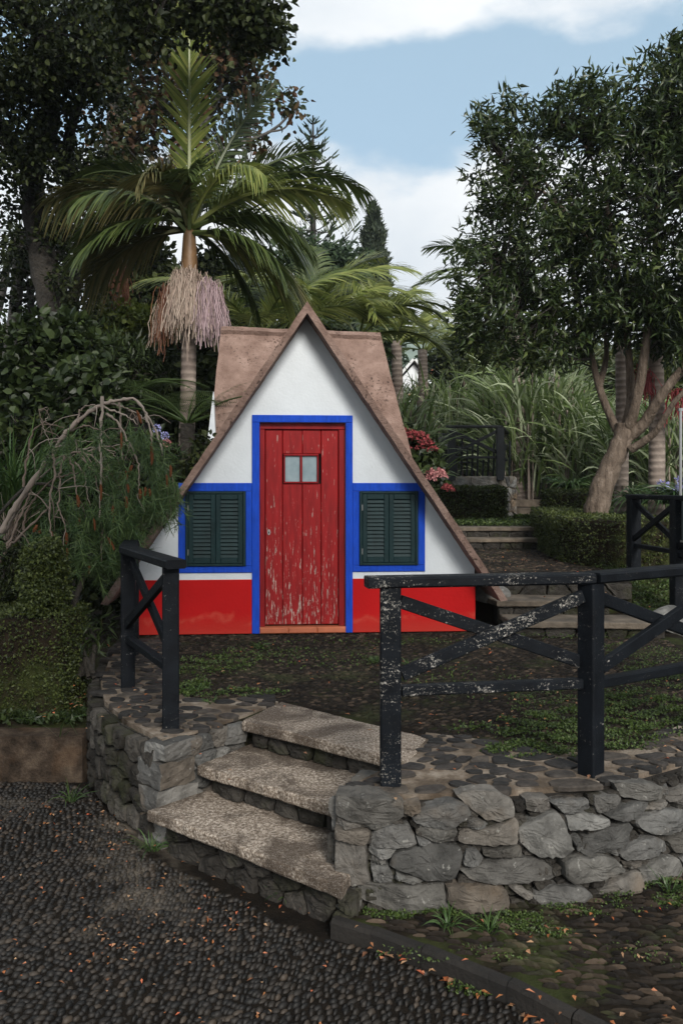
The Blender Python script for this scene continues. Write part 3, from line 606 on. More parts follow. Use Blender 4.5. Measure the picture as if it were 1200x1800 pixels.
# ---- low concrete wall and planting bed at the left
lw = thing('low_wall', 'low stained concrete wall in front of the clipped hedge', 'low wall', (-2.5, 4.98, -.5))
P = [( -6, 4.93), (-1.50, 4.95), (-1.47, 5.12), (-6, 5.15)]; mesh('wall_body', [slab(P, -.225, .4, rng, .008, .012)], OLDC, lw)
gx, gy = np.meshgrid(np.linspace(-12, -1.5, 30), np.linspace(5.1, 9.2, 16)); gz = -.24 + np.clip(gy - 5.3, 0, 9) * .09 + rng.normal(0, .008, gx.shape)
gx = np.where(gx > -1.9, gx - (gy - 5.1) * .08, gx)
struct(mesh('planting_bed', [(np.c_[gx.ravel(), gy.ravel(), gz.ravel()], [grid_faces(16, 30)])], SOIL, smooth=True))

OLDS = plain('worn_step_concrete', (.10, .08, .06), .92, .55, 7, .7, 60)
# ---- path and steps climbing behind on the right
sb = thing('garden_steps', 'shallow concrete steps with stone risers rising beside the roof edge', 'steps', (2, 7, 0))
for poly, z in (([(1.38, 6.96), (2.62, 6.86), (2.75, 7.25), (1.36, 7.40)], .115), ([(1.33, 7.32), (2.3, 7.28), (2.5, 7.75), (1.2, 7.9)], .235)):
    mesh('tread', [slab(poly, z, .05, rng)], OLDS, sb); a, b = poly[0], poly[1]
    f = Face([(a[0] + .02, a[1] + .06), (b[0], b[1] + .06)]); mesh('riser', f.stones(auto_polys(0, f.l[-1], z - .14, z - .05, .2, .09, rng), rng, .02) + [f.core(z - .2, z - .045, -.01), box(a[0] + .05, b[0], a[1] + .14, a[1] + .8, z - .6, z - .05)], SHADE_MOSS, sb)
V, FF = prism([(1.15, 7.80), (2.6, 7.65), (2.75, 8.5), (2.85, 10), (2.9, 11.62), (1.6, 11.62), (1.1, 9.5)], -.3, .345); struct(mesh('landing', [(V, FF)], TSOIL))
f = Face([(1.2, 7.79), (2.6, 7.64)]); mesh('riser', f.stones(auto_polys(0, f.l[-1], .2, .35, .17, .1, rng), rng, .03), SHADE_MOSS, sb)
o = mesh('landing_cobbles', [pebbles([(1.2, 7.9), (2.6, 7.8), (2.8, 10), (2.85, 11.5), (1.7, 11.5), (1.15, 9.5)], .07, .035, .034, .015, .016, .345, rng, R(8), sink=.3)], COB, smooth=True)
tag(o, 'brown cobbles of the landing between the two flights of garden steps', 'cobbles', kind='stuff')
su = thing('garden_steps', 'two wide dark steps at the far end of the cobbled landing, by the hedges', 'steps', (2.2, 11.8, .35))
for x0, x1, y0, z in ((1.55, 2.95, 11.6, .49), (1.5, 2.9, 11.95, .625)):
    mesh('tread', [slab([(x0, y0), (x1, y0), (x1, y0 + .45), (x0, y0 + .45)], z, .05, rng)], OLDS, su)
    f = Face([(x0, y0 + .05), (x1, y0 + .05)]); mesh('riser', f.stones(auto_polys(0, f.l[-1], z - .145, z - .05, .22, .1, rng), rng, .02) + [f.core(z - .15, z - .045, -.01)], SHADE_MOSS, su)
V, FF = prism([(1.2, 12.2), (3.0, 12.2), (3.2, 15.4), (4.5, 19), (1.2, 19)], -.1, .618); struct(mesh('upper_path', [(V, FF)], TSOIL))
sr = thing('garden_steps', 'narrow far steps entering the gap beside the stone pillar', 'steps', (3.1, 15.9, .62))
for k in range(3): mesh('tread', [slab([(2.75, 15.9 + k * .5), (3.95, 15.9 + k * .5), (3.95, 16.5 + k * .5), (2.75, 16.5 + k * .5)], .78 + k * .15, .14, rng)], OLDS, sr)
# grassy bank at the right
gx, gy = np.meshgrid(np.linspace(0, 1, 26), np.linspace(6.3, 16, 30)); x0_ = np.interp(gy, [6.3, 8.3, 9.2, 12, 16], [2.72, 2.75, 3.0, 3.1, 3.9]); gx = x0_ + (9 - x0_) * gx; gz = np.interp(gy, [6.3, 7.4, 8.6, 10.5, 13, 16], [-.35, -.02, .28, .62, .8, .9]) + np.clip(gx - 3, 0, 6) * .10 + rng.normal(0, .02, gx.shape)
struct(mesh('grass_bank', [(np.c_[gx.ravel(), gy.ravel(), gz.ravel()], [grid_faces(30, 26)])], m_soil('bank_soil', (.018, .02, .008), (.04, .05, .018), 1.0), smooth=True))
bank = lambda x, y: np.interp(y, [6.3, 7.4, 8.6, 10.5, 13, 16], [-.35, -.02, .28, .62, .8, .9]) + np.clip(x - 3, 0, 6) * .10

# ================================================================== THE HOUSES
HA, HLOC = R(4.0), (-.29, 7.08, 0.0)
hs = thing('a_frame_house', 'small triangular house with white gable, red plinth and blue trim at the terrace edge', 'house', HLOC)
H = lambda p: xform(p, HA, HLOC)
def plate(poly, y0, y1):                # polygon in the x-z plane with thickness along y
    P = np.array(poly, float); n = len(P); V = np.vstack([np.c_[P[:, 0], np.full(n, y0), P[:, 1]], np.c_[P[:, 0], np.full(n, y1), P[:, 1]]])
    return V, [np.array([[i, (i + 1) % n, (i + 1) % n + n, i + n] for i in range(n)]), np.arange(n)[None][:, ::-1], np.arange(n, 2 * n)[None]]
def rb(x0, x1, z0, z1, y0, y1, ch=.004):
    V = []; 
    for y, e in ((y1, 0), (y0 + ch, 0), (y0, ch)):
        for x, z in ((x0 + e, z0 + e), (x1 - e, z0 + e), (x1 - e, z1 - e), (x0 + e, z1 - e)): V.append((x, y, z))
    return np.array(V), [grid_faces(3, 4, True), np.array([[8, 9, 10, 11], [3, 2, 1, 0]])]
mesh('wall', [H(plate([(-1.41, 0), (-.387, 0), (-.387, 1.745), (.325, 1.745), (.325, 0), (1.41, 0), (1.41, .54), (0, 2.62), (-1.41, .54)], 0, .14)), H(box(-1.41, -1.3, .15, 1.9, 0, .5)), H(box(1.3, 1.41, .15, 1.9, 0, .5))], WHITE, hs)
mesh('plinth', [H(rb(-1.416, -.449, 0, .448, -.008, .1))], RED, hs); mesh('plinth', [H(rb(.383, 1.416, 0, .448, -.008, .1))], RED, hs)
mesh('door_trim', [H(rb(-.449, -.387, 0, 1.745, -.014, .05)), H(rb(.325, .383, 0, 1.745, -.014, .05)), H(rb(-.449, .383, 1.746, 1.807, -.014, .05))], BLUE, hs)
def trimw(x0, x1, a0, a1): return [H(rb(x0, x1, 1.176, 1.245, -.012, .05)), H(rb(x0, x1, .505, .560, -.012, .05)), H(rb(x0, a0, .561, 1.175, -.012, .05)), H(rb(a1, x1, .561, 1.175, -.012, .05))]
mesh('window_trim', trimw(-1.05, -.450, -.99, -.50), BLUE, hs); mesh('window_trim', trimw(.384, .99, .44, .93), BLUE, hs)
def roof_slope(sgn, ap, slope, zt, y0, y1, th, rng, n=46):
    V = []; t = np.linspace(0, 1, n)
    for k in t:
        zo = ap - (ap - zt) * k; xo = slope * (ap - zo); zi = (ap - th) - (ap - th - zt + .012) * k; xi = slope * (ap - th - zi)
        for x, z, y in ((xo, zo, y0), (xi, zi, y0), (xi, zi, y1), (xo, zo, y1)): V.append((sgn * x, y, z))
    V = np.array(V); J = rng.normal(0, .0013, V.shape); J[::4, 1] *= .6; J[:4] = 0; V += J
    return V, [grid_faces(n, 4, True), np.array([[(n - 1) * 4 + q for q in range(4)]])]
for sg in (-1, 1): mesh('roof_slope', [H(roof_slope(sg, 2.705, .676,   .288, -.23, 1.15, .095, rng))], ROOF, hs)
dr = mesh('door', [H(rb(a + .0015, b - .0015, .062, 1.69 if (a, b) != 0 else 0, .055, .09, .006)) for a, b in ((-.342, -.198), (.123, .269))] +
     [H(rb(a + .0015, b - .0015, z0, z1, .055, .09, .006)) for a, b in ((-.198, -.033), (-.033, .123)) for z0, z1 in ((.062, 1.238), (1.488, 1.69))], DOOR, hs)
mesh('door_frame', [H(rb(-.387, -.344, .05, 1.69, .035, .12)), H(rb(.271, .325, .05, 1.69, .035, .12)), H(rb(-.387, .325, 1.692, 1.745, .035, .12))], DFRAME, hs)
dwf = mesh('door_window', [H(rb(-.190, .103, 1.240, 1.256, .042, .08)), H(rb(-.190, .103, 1.470, 1.488, .042, .08)), H(rb(-.190, -.176, 1.257, 1.469, .042, .08)), H(rb(.089, .103, 1.257, 1.469, .042, .08)), H(rb(-.053, -.034, 1.257, 1.469, .045, .08))], DFRAME, dr)
mesh('pane', [H(rb(-.176, -.054, 1.256, 1.47, .062, .07, .001))], GLASS, dr); mesh('pane', [H(rb(-.033, .089, 1.256, 1.47, .062, .07, .001))], GLASS, dr)
t = np.arange(14) * 2 * pi / 14; lk = plate([(-.311 + .013 * cos(a), .835 + .024 * sin(a)) for a in t], .049, .06); mesh('lock_plate', [H(lk)], METAL, dr)
mesh('keyhole', [H(plate([(-.311 + .005 * cos(a), .832 + .010 * sin(a)) for a in t], .0465, .05))], BLACKM, dr)
mesh('doorstep', [H(rb(-.386 + k * .2375, -.1495 + k * .2375, .0, .05, -.018, .13, .008)) for k in range(3)], TILE, hs)
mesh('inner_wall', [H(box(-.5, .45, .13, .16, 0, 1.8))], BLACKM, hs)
def window(x0, x1, z0, z1, label):
    wf = mesh('window', [H(rb(x0, x0 + .022, z0, z1, -.03, .02)), H(rb(x1 - .022, x1, z0, z1, -.03, .02)), H(rb(x0 + .0225, x1 - .0225, z0, z0 + .02, -.028, .02)), H(rb(x0 + .0225, x1 - .0225, z1 - .02, z1, -.028, .02)), H(box(x0 + .01, x1 - .01, .0, .012, z0 + .01, z1 - .01))], GREEN, hs)
    xm = (x0 + x1) / 2; wf['label'] = label
    for a, b in ((x0 + .024, xm - .001), (xm + .001, x1 - .024)):
        sw, rail = .040, .045; Pt = [H(rb(a, a + sw, z0 + .022, z1 - .022, -.026, .0)), H(rb(b - sw, b, z0 + .022, z1 - .022, -.026, .0)), H(rb(a + sw, b - sw, z0 + .022, z0 + .022 + rail, -.024, .0)), H(rb(a + sw, b - sw, z1 - .022 - rail, z1 - .022, -.024, .0))]
        zz0, zz1 = z0 + .022 + rail, z1 - .022 - rail; m = 15; dz = (zz1 - zz0) / m
        for k in range(m):
            zc = zz0 + (k + .5) * dz; V = np.array([(a + sw, -.022, zc - dz * .42), (b - sw, -.022, zc - dz * .42), (b - sw, -.004, zc + dz * .62), (a + sw, -.004, zc + dz * .62), (a + sw, -.017, zc - dz * .52), (b - sw, -.017, zc - dz * .52), (b - sw, .001, zc + dz * .5), (a + sw, .001, zc + dz * .5)])
            Pt.append(H((V, [np.array([[0, 1, 2, 3], [4, 7, 6, 5], [0, 4, 5, 1], [3, 2, 6, 7]])])))
        mesh('shutter', Pt, GREEN, wf)
    for z in (z0 + .09, z1 - .16): mesh('hinge', [H(rb(x0 + .018, x0 + .026, z, z + .05, -.034, -.025, .002))], METAL, wf)
window(-.99, -.50, .561, 1.175, 'window with clean dark green shutters'); window(.44, .93, .561, 1.175, 'window with shutters chipped pale at the edges')

rh = thing('rear_house', 'second brown roofed triangular house lying crosswise behind the front gable', 'house', (-.3, 9, 0))
def quad_slab(A, B, C, D, th, rng, n=16):
    A, B, C, D = map(np.array, (A, B, C, D)); u = np.linspace(0, 1, n); V = []
    for s_ in u:
        for t_ in u: V.append((A * (1 - s_) + B * s_) * (1 - t_) + (D * (1 - s_) + C * s_) * t_)
    V = np.array(V) + rng.normal(0, .0035, (n * n, 3)); nn = nz(np.cross(B - A, D - A)); V2 = V - nn * th
    k = np.arange(n); e = np.concatenate([k, k[1:] * n + n - 1, (n * n - 1 - k)[1:], (n * (n - 1) - k * n)[1:-1]])
    S = np.stack([e, np.roll(e, -1), np.roll(e, -1) + n * n, e + n * n], -1)
    return np.vstack([V, V2]), [grid_faces(n, n), grid_faces(n, n)[:, ::-1] + n * n, S]
RR, RL = (.408, 9.0, 2.83), (-1.244, 8.85, 2.87); FRo, FLo = (.90, 7.6, .42), (-1.262, 7.35, .42)
mesh('roof_slope', [quad_slab(FLo, FRo, RR, RL, .09, rng)], ROOF, rh)
mesh('roof_slope', [quad_slab((.9, 10.5, .42), (-1.262, 10.4, .42), RL, RR, .09, rng)], ROOF, rh)
mesh('wall', [(np.array([(-1.17, 7.6, 0), (-1.17, 10.1, 0), (-1.17, 8.87, 2.7), (.78, 7.8, 0), (.78, 10.2, 0), (.40, 9.0, 2.7)]), [np.array([[0, 1, 2], [3, 5, 4]]), np.array([[1, 4, 5, 2]])])], WHITE, rh)
a, b, c = at(375, 688, 8.15), at(352, 880, 7.95), at(384, 880, 7.95); mesh('gable_edge', [(np.array([a, b, c, a + (0, .06, 0), b + (0, .06, 0), c + (0, .06, 0)]), [np.array([[0, 1, 2], [3, 5, 4]]), np.array([[0, 3, 4, 1], [1, 4, 5, 2], [2, 5, 3, 0]])])], WHITE, rh)

def cottage(px, py, d, wd, ht, label, roofc):
    c = at(px, py, d); t = thing('white_cottage', label, 'house', (c[0], c[1], c[2] - ht - 1.5)); z0 = c[2] - ht - 1.5; x = c[0]; h2 = wd / 2
    mesh('wall', [(plate([(x - h2, z0), (x + h2, z0), (x + h2, c[2] - ht), (x, c[2]), (x - h2, c[2] - ht)], d, d + 5))], WHITE, t)
    for s_ in (-1, 1): mesh('roof', [quad_slab((x + s_ * (h2 + .3), d - .3, c[2] - ht - .25), (x, d - .3, c[2] + .12), (x, d + 5.2, c[2] + .12), (x + s_ * (h2 + .3), d + 5.2, c[2] - ht - .25), .1 * s_, rng, 3)], roofc, t)
    wf = mesh('window', [box(x - .35, x + .35, d - .04, d + .02, c[2] - ht - .9, c[2] - ht + .1)], GREEN, t); mesh('pane', [box(x - .27, x + .27, d - .06, d - .035, c[2] - ht - .82, c[2] - ht + .02)], GLASS, wf)
PALER = plain('pale_roof', (.55, .56, .56), .8, .15, 2, .3)
cottage(727, 640, 34, 2.6, 1.5, 'distant white gabled cottage just past the rear roof edge', PALER)
cottage(768, 652, 33, 2.4, 1.2, 'farther white cottage with red brown eave above the cane', plain('red_tile_roof', (.25, .09, .05), .8, .3, 3, .3))

# ================================================================== FENCES
def fence_post(t, x, y, z0, z1, ang=0, s=.084, m=FBLK):
    c, sn = cos(ang), sin(ang); mesh('post', [beam((x, y, z0), (x, y, z1), s, s, up=(-sn, c, 0), ch=.006)], m, t)
def panel(t, a, b, zr, zb, m, zt0=None, inset_=.045, ends=(.09, .09), rails=True, lift=0):
    """one bay: crossed braces, a low rail and the top rail between posts a and b"""
    a, b = np.array(a, float), np.array(b, float); d = nz(b - a); A, B = a + d * inset_, b - d * inset_
    za, zb_ = zr, zb; p = lambda q, z: (q[0], q[1], z); nrm = np.array((d[1], -d[0])) * .016
    mesh('brace', [beam(p(A + nrm, zb + .07), p(B + nrm, zr - .075), .03, .055, ch=.004)], m, t)
    mesh('brace', [beam(p(A - nrm, zr - .085), p(B - nrm, zb + .09), .03, .055, ch=.004)], m, t)
    mesh('lower_rail', [beam(p(A, zb), p(B, zb), .05, .042, ch=.005)], m, t)
    if rails: mesh('top_rail', [beam(p(a - d * ends[0], zr), p(b + d * ends[1], zr), .105, .045, ch=.008)], m, t)
fa = thing('railing', 'weathered black timber railing of crossed braces along the curved wall top', 'railing', (1.0, 3.6, 0))
P1, P2, P3, P4 = (.200, 3.50), (1.062, 3.64), (1.86, 4.14), (2.30, 4.95)
zt = .838
for (x, y), an, m in ((P1, .0, FWORN), (P2, R(40), FBLK), (P3, R(45), FBLK), (P4, R(60), FBLK)): fence_post(fa, x, y, -.02, zt - .023, an, m=m)
panel(fa, P1, P2, zt, .39, FWORN, ends=(.10, .0)); panel(fa, P2, P3, zt + .001, .385, FBLK, ends=(-.002, .0)); panel(fa, P3, P4, zt - .001, .385, FBLK, ends=(-.002, .05))
fb = thing('railing', 'short black timber railing of crossed braces above the pale corner stone', 'railing', (-1.1, 4.9, 0))
Q1, Q2, Q3 = (-.865, 4.33), (-1.30, 5.2), (-1.50, 6.15)
for q, an in ((Q1, R(10)), (Q2, R(15)), (Q3, R(12))): fence_post(fb, *q, -.02, .815, an)
panel(fb, Q1, Q2, .838, .30, FBLK, ends=(.10, .0)); panel(fb, Q2, Q3, .839, .30, FBLK, ends=(-.002, .05))
fc = thing('railing', 'dark railing on the grassy bank above the right hand steps', 'railing', (3, 8, 0))
G1, G2, G3 = (2.94, 8.6), (3.03, 7.7), (3.15, 6.8)
for q, z0 in ((G1, .15), (G2, -.2), (G3, -.4)): fence_post(fc, *q, z0, 1.09, R(6), s=.11)
panel(fc, G1, G2, 1.11, .62, FBLK, ends=(.08, 0)); panel(fc, G2, G3, 1.111, .60, FBLK, ends=(-.002, .05))
bx = thing('meter_box', 'small grey metal box fixed beside a railing post on the bank', 'box', (3.02, 7.45, .75)); BXM = plain('grey_blue_metal', (.035, .055, .06), .4, .2, 4, .2)
mesh('case', [rb(2.985, 3.20, .745, 1.085, 7.4, 7.5, .01)], BXM, bx); mesh('lid_edge', [rb(2.975, 3.21, .725, .742, 7.385, 7.51, .004)], METAL, bx)
pl = thing('lamp_pole', 'thin grey pole rising behind the railing on the bank', 'pole', (3.55, 8.95, .6)); mesh('shaft', [tube([(3.55, 8.95, .5), (3.55, 8.95, 2.0)], .016, 8)], METAL, pl); mesh('cap', [tube([(3.55, 8.95, 2.0), (3.55, 8.95, 2.03)], .026, 8)], METAL, pl)
# railing over the far stone wall
fd = thing('railing', 'black railing enclosing the raised stone platform in front of the cane', 'railing', (2.2, 16.5, 1.4))
c1, c2, c3, c4 = (.9, 15), (1.93, 15.0), (2.78, 15.0), (3.62, 18.2)
for q in (c1, c2, c3, c4, (1.9, 18.4), (.6, 18.4)): fence_post(fd, *q, 1.3, 2.22, 0, s=.13, m=FGRN)
panel(fd, c2, c3, 2.24, 1.70, FGRN, ends=(0.1, 0)); panel(fd, c1, c2, 2.10, 1.6, FGRN, ends=(0, 0)); panel(fd, c3, c4, 2.241, 1.70, FGRN, ends=(-.002, 0)); panel(fd, (1.9, 18.4), c4, 2.22, 1.7, FGRN, ends=(0, 0)); panel(fd, (.6, 18.4), (1.9, 18.4), 2.221, 1.7, FGRN, ends=(0, 0))
mesh('stake', [beam((x, 15.3, 1.3), (x + .02, 15.32, 1.3 + h_), .03, .03) for x, h_ in zip(np.linspace(1.0, 3.0, 22), rng.uniform(.35, .75, 22))], FGRN, fd)
sw = thing('platform_wall', 'pale rubble wall with a squared end pillar behind the clipped hedge', 'stone wall', (2, 15, .6))
f = Face([(.4, 14.98), (2.76, 14.98)]); mesh('stones', f.stones(auto_polys(0, f.l[-1], .5, 1.38, .3, .22, rng), rng, .04, .02) + [f.core(.4, 1.37, -.01), box(.4, 2.7, 15.02, 18.8, .4, 1.36)], PALE, sw)
f = Face([(2.78, 14.96), (3.12, 15.3)]); mesh('pillar_stones', f.stones(auto_polys(0, f.l[-1], .5, 1.38, .09, .2, rng), rng, .03, .012) + [f.core(.4, 1.37, -.01)], PALE, sw)
rk = [((2.85, 7.35, .02), .30, 'mossy brown boulder at the foot of the bank behind the railing'), ((3.12, 7.15, -.05), .22, 'pale split rock lying lower on the bank'), ((1.32, 7.62, .25), .16, 'flat grey stone beside the second garden step')]
for c, s_, lb in rk:
    n = 14; m = 20; ph = np.linspace(0, pi, n); th = np.arange(m) * 2 * pi / m; dirs = np.stack([np.sin(ph)[:, None] * np.cos(th), np.sin(ph)[:, None] * np.sin(th), np.cos(ph)[:, None] + 0 * th], -1).reshape(-1, 3)
    r = np.full(len(dirs), 1.0)
    for _ in range(12): r = np.minimum(r, rng.uniform(.6, .9) / np.maximum(dirs @ rdir(rng, 1)[0], .05))
    t = thing('rock', lb, 'rock', (c[0], c[1], c[2] - .1)); mesh('rock_body', [(np.array(c) + dirs * r[:, None] * s_ * np.array((1.2, .8, .6)), [grid_faces(n, m, True)])], STONE, t, smooth=False)
# ================================================================== TREES AND PLANTS
def in_blob(rng, c, r, n, shell=.5):
    d = rdir(rng, n); q = rng.random(n) ** (1 / 3 * (1 - shell) + .05); return np.asarray(c) + d * (q[:, None]) * np.asarray(r)
def tree(name, label, cat, base, limbs, blobs, lmat, bmat, LL, LW, per, cr, seed, group=None, droop=.2, twig=.012, whorl=False, tw=True, shell=.5, extra=()):
    rng = np.random.default_rng(seed); t = thing(name, label, cat, base, group)
    P = []; nodes = []; TW = []
    for k, (path, r0, r1) in enumerate(limbs):
        q = smooth_path(path, max(8, 5 * len(path))); q[1:-1] += rng.normal(0, r0 * .03, q[1:-1].shape); r = np.linspace(r0, r1, len(q)) * (1 + rng.normal(0, .02, len(q))); P.append(tube(q, r, 10, .06, rng)); nodes.append(q[len(q) // 3:])
    nodes = np.concatenate(nodes); C = np.concatenate([in_blob(rng, c, r, n, shell) for c, r, n in blobs]); mid = np.average([c for c, r, n in blobs], 0, weights=[n for c, r, n in blobs])
    if tw:
        for c in C:
            d = np.linalg.norm(nodes - c, axis=1); i = np.argmin(d + .25 * np.maximum(0, nodes[:, 2] - c[2])); a = nodes[i]
            if d[i] < .05: continue
            m1 = a + (c - a) * .5 + rng.normal(0, .07, 3) * d[i] + (0, 0, .08 * d[i]); TW.append(tube(smooth_path([a, m1, c], 6), np.linspace(twig * (1 + .5 * d[i]), twig * .35, 6), 4))
    mesh('branches' if len(limbs) != 1 or tw else 'trunk', P + ([] if whorl else TW), bmat, t, smooth=True)
    if TW and whorl: mesh('twigs', TW, BARK_D, t)
    K = np.repeat(np.arange(len(C)), per); n = len(K)
    if whorl:                                   # short leafy shoots with the leaves round the stem
        sd = nz(C - mid + rng.normal(0, .8, C.shape) + (0, 0, .9)); s = rng.uniform(0, 1, n) ** .8
        pos = C[K] + sd[K] * (s * cr)[:, None] + rng.normal(0, cr * .22, (n, 3)); D = sd[K] * rng.uniform(.1, .9, (n, 1)) + rdir(rng, n) * .9 - (0, 0, droop)
    else:
        pos = C[K] + rdir(rng, n) * (rng.random(n) ** .5 * cr)[:, None]; D = nz(pos - C[K]) * .6 + rdir(rng, n) - (0, 0, droop)
    mesh('foliage', [(broad if LW > LL * .5 and LL > .05 and len(C) < 1500 else leaves)(pos, D, LL * rng.uniform(.6, 1.25, n), LW * rng.uniform(.7, 1.2, n), rng)], lmat, t)
    return t
pxb = lambda px, py, d, rx, ry, rd, n: (at(px, py, d), (rx / F * d, rd, ry / F * d), n)   # an ellipsoid of foliage
pxl = lambda pts, r0, r1: ([at(*p) for p in pts], r0, r1)

# ---- the glossy tree on the right
tree('broadleaf_tree', 'leaning tan trunked tree with dense glossy narrow leaves beside the garden steps', 'tree', at(1048, 905, 10),
  [pxl([(1045, 925, 10), (1052, 880, 10), (1068, 830, 10), (1092, 775, 10), (1098, 745, 10)], .15, .105), pxl([(1094, 775, 10), (1130, 745, 9.9), (1165, 690, 9.7), (1230, 600, 9.5), (1280, 450, 9.4)], .08, .03), pxl([(1092, 770, 10), (1078, 745, 10.1), (1055, 690, 10.2), (1035, 610, 10.2), (1010, 500, 10.2), (985, 400, 10.2)], .06, .02),
   pxl([(1098, 755, 10), (1108, 700, 10), (1102, 600, 10), (1085, 480, 10), (1060, 330, 10)], .065, .02), pxl([(1100, 760, 10), (1118, 700, 9.8), (1135, 600, 9.7), (1150, 450, 9.6), (1160, 250, 9.6)], .075, .02), pxl([(1108, 790, 9.9), (1150, 760, 9.7), (1190, 700, 9.5), (1260, 640, 9.4)], .05, .02),
   pxl([(1052, 680, 10.2), (1065, 620, 10.3), (1055, 520, 10.4)], .045, .015), pxl([(1035, 600, 10.2), (960, 520, 10.1), (880, 470, 10)], .04, .01), pxl([(1085, 480, 10), (980, 360, 9.9), (890, 290, 9.8)], .035, .01), pxl([(1060, 340, 10), (1035, 270, 9.95), (1000, 225, 9.9), (960, 215, 9.9)], .02, .008), pxl([(1155, 300, 9.6), (1165, 200, 9.7), (1180, 130, 9.7)], .025, .008), pxl([(980, 360, 9.9), (930, 270, 9.9), (905, 220, 9.9)], .015, .006)],
  [pxb(1140, 400, 9.9, 150, 200, 1.1, 405), pxb(960, 420, 10, 100, 120, .8, 161), pxb(900, 330, 9.9, 62, 62, .5, 53), pxb(870, 250, 9.8, 36, 32, .3, 17), pxb(905, 225, 9.9, 22, 34, .3, 11), pxb(850, 470, 9.9, 36, 70, .4, 28), pxb(905, 560, 10, 90, 62, .6, 94), pxb(840, 590, 10, 34, 26, .3, 15), pxb(1010, 230, 9.9, 85, 40, .6, 66),
   pxb(1035, 175, 9.8, 22, 22, .3, 10), pxb(1150, 210, 9.8, 90, 75, .8, 94), pxb(1180, 120, 9.7, 30, 26, .3, 15), pxb(1250, 350, 9.6, 150, 260, 1.0, 201), pxb(1100, 545, 10, 120, 50, .7, 120), pxb(980, 610, 10, 50, 40, .4, 25), pxb(1200, 570, 9.6, 50, 50, .5, 53)],
  L_GLOSS, BARK_T, .125, .036, 27, .25, 11, droop=.15, whorl=True, twig=.012)

# ---- dark crown close at the upper left, then the turning plane tree behind it
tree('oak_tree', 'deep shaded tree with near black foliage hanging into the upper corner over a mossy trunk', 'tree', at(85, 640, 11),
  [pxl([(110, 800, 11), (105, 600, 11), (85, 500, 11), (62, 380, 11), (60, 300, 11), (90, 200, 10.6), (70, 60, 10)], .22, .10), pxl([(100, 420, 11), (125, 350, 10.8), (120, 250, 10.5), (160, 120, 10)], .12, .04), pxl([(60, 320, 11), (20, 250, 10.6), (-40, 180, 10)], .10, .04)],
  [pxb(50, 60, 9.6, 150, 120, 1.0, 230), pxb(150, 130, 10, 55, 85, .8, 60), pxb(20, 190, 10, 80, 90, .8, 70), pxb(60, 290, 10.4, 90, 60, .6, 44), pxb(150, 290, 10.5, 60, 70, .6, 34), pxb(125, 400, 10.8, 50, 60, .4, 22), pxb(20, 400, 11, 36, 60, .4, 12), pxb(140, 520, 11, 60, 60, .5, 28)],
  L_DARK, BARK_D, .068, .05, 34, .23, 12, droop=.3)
B = lambda x, y, z, rx, ry, rz, n: (np.array((x, y, z)), (rx, ry, rz), n)
tree('overhanging_shade_tree', 'tree with leafy branch tips along the top edge and an unseen canopy added to shade the path', 'tree', (-4.6, -2.6, -.5), [([(-4.6, -2.6, -.6), (-4.5, -2.5, 1.5), (-4.2, -2.2, 3.6)], .3, .2), ([(-4.2, -2.2, 3.6), (-3.2, 1.5, 5.4), (-2.2, 5.5, 6.1), (-1.3, 8.6, 6.3)], .14, .02), ([(-4.2, -2.2, 3.6), (-2, -1.5, 5.2), (1, -.8, 5.6), (4, -.5, 5.8)], .16, .03), ([(-4.2, -2.2, 3.6), (-3.2, -4, 5.5), (-1, -5, 6)], .14, .03)],
  [pxb(240, 20, 8.4, 70, 45, .5, 36), pxb(345, 8, 8.6, 60, 24, .4, 30), pxb(440, 26, 8.8, 52, 36, .4, 40), pxb(472, 62, 8.8, 18, 16, .2, 8), pxb(260, 66, 8.4, 26, 24, .3, 10), B(-2.6, 3, 5.9, 1.6, 2, .5, 120), B(0, -.6, 5.2, 3, 1.8, .6, 260), B(3.5, -1.2, 5.4, 2, 2, .6, 160), B(-3, -1.5, 5.2, 2, 2, .8, 120), B(-1, -4.5, 5.6, 3, 1.6, .7, 120)],  # the B blobs are unseen canopy, added to shade the path and steps
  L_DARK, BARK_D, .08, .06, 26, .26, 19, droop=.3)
tree('plane_tree', 'tall plane tree with sparse rust tinged leaves showing sky behind the king palm', 'tree', at(215, 620, 15),
  [pxl([(200, 640, 15), (190, 560, 15), (200, 470, 15), (190, 330, 15.2), (205, 180, 15.4), (210, 60, 15.4), (230, -60, 15.4)], .30, .06), pxl([(195, 520, 15), (215, 450, 14.8), (235, 380, 14.8), (300, 290, 14.8), (370, 200, 14.8), (400, 100, 14.8)], .16, .03), pxl([(190, 330, 15.2), (260, 220, 15), (330, 120, 15), (360, 20, 15)], .08, .02),
   pxl([(300, 290, 14.8), (400, 260, 14.6), (480, 228, 14.5), (525, 180, 14.5)], .05, .012), pxl([(470, 232, 14.5), (500, 225, 14.5), (520, 195, 14.5)], .02, .01)],
  [pxb(330, 100, 15, 130, 110, 1.4, 161), pxb(210, 200, 15.2, 75, 130, 1.0, 49), pxb(300, 260, 15, 110, 80, 1.0, 62), pxb(420, 130, 14.8, 60, 80, .9, 37), pxb(405, 60, 14.8, 60, 50, .9, 28), pxb(500, 185, 14.5, 34, 20, .4, 6), pxb(455, 290, 14.6, 24, 40, .5, 5), pxb(435, 235, 14.6, 40, 40, .5, 11), pxb(240, 340, 15, 60, 60, .8, 21), pxb(210, 20, 15.3, 50, 50, .8, 14)],
  L_RUST, BARK_G, .13, .10, 17, .33, 13, droop=.35)
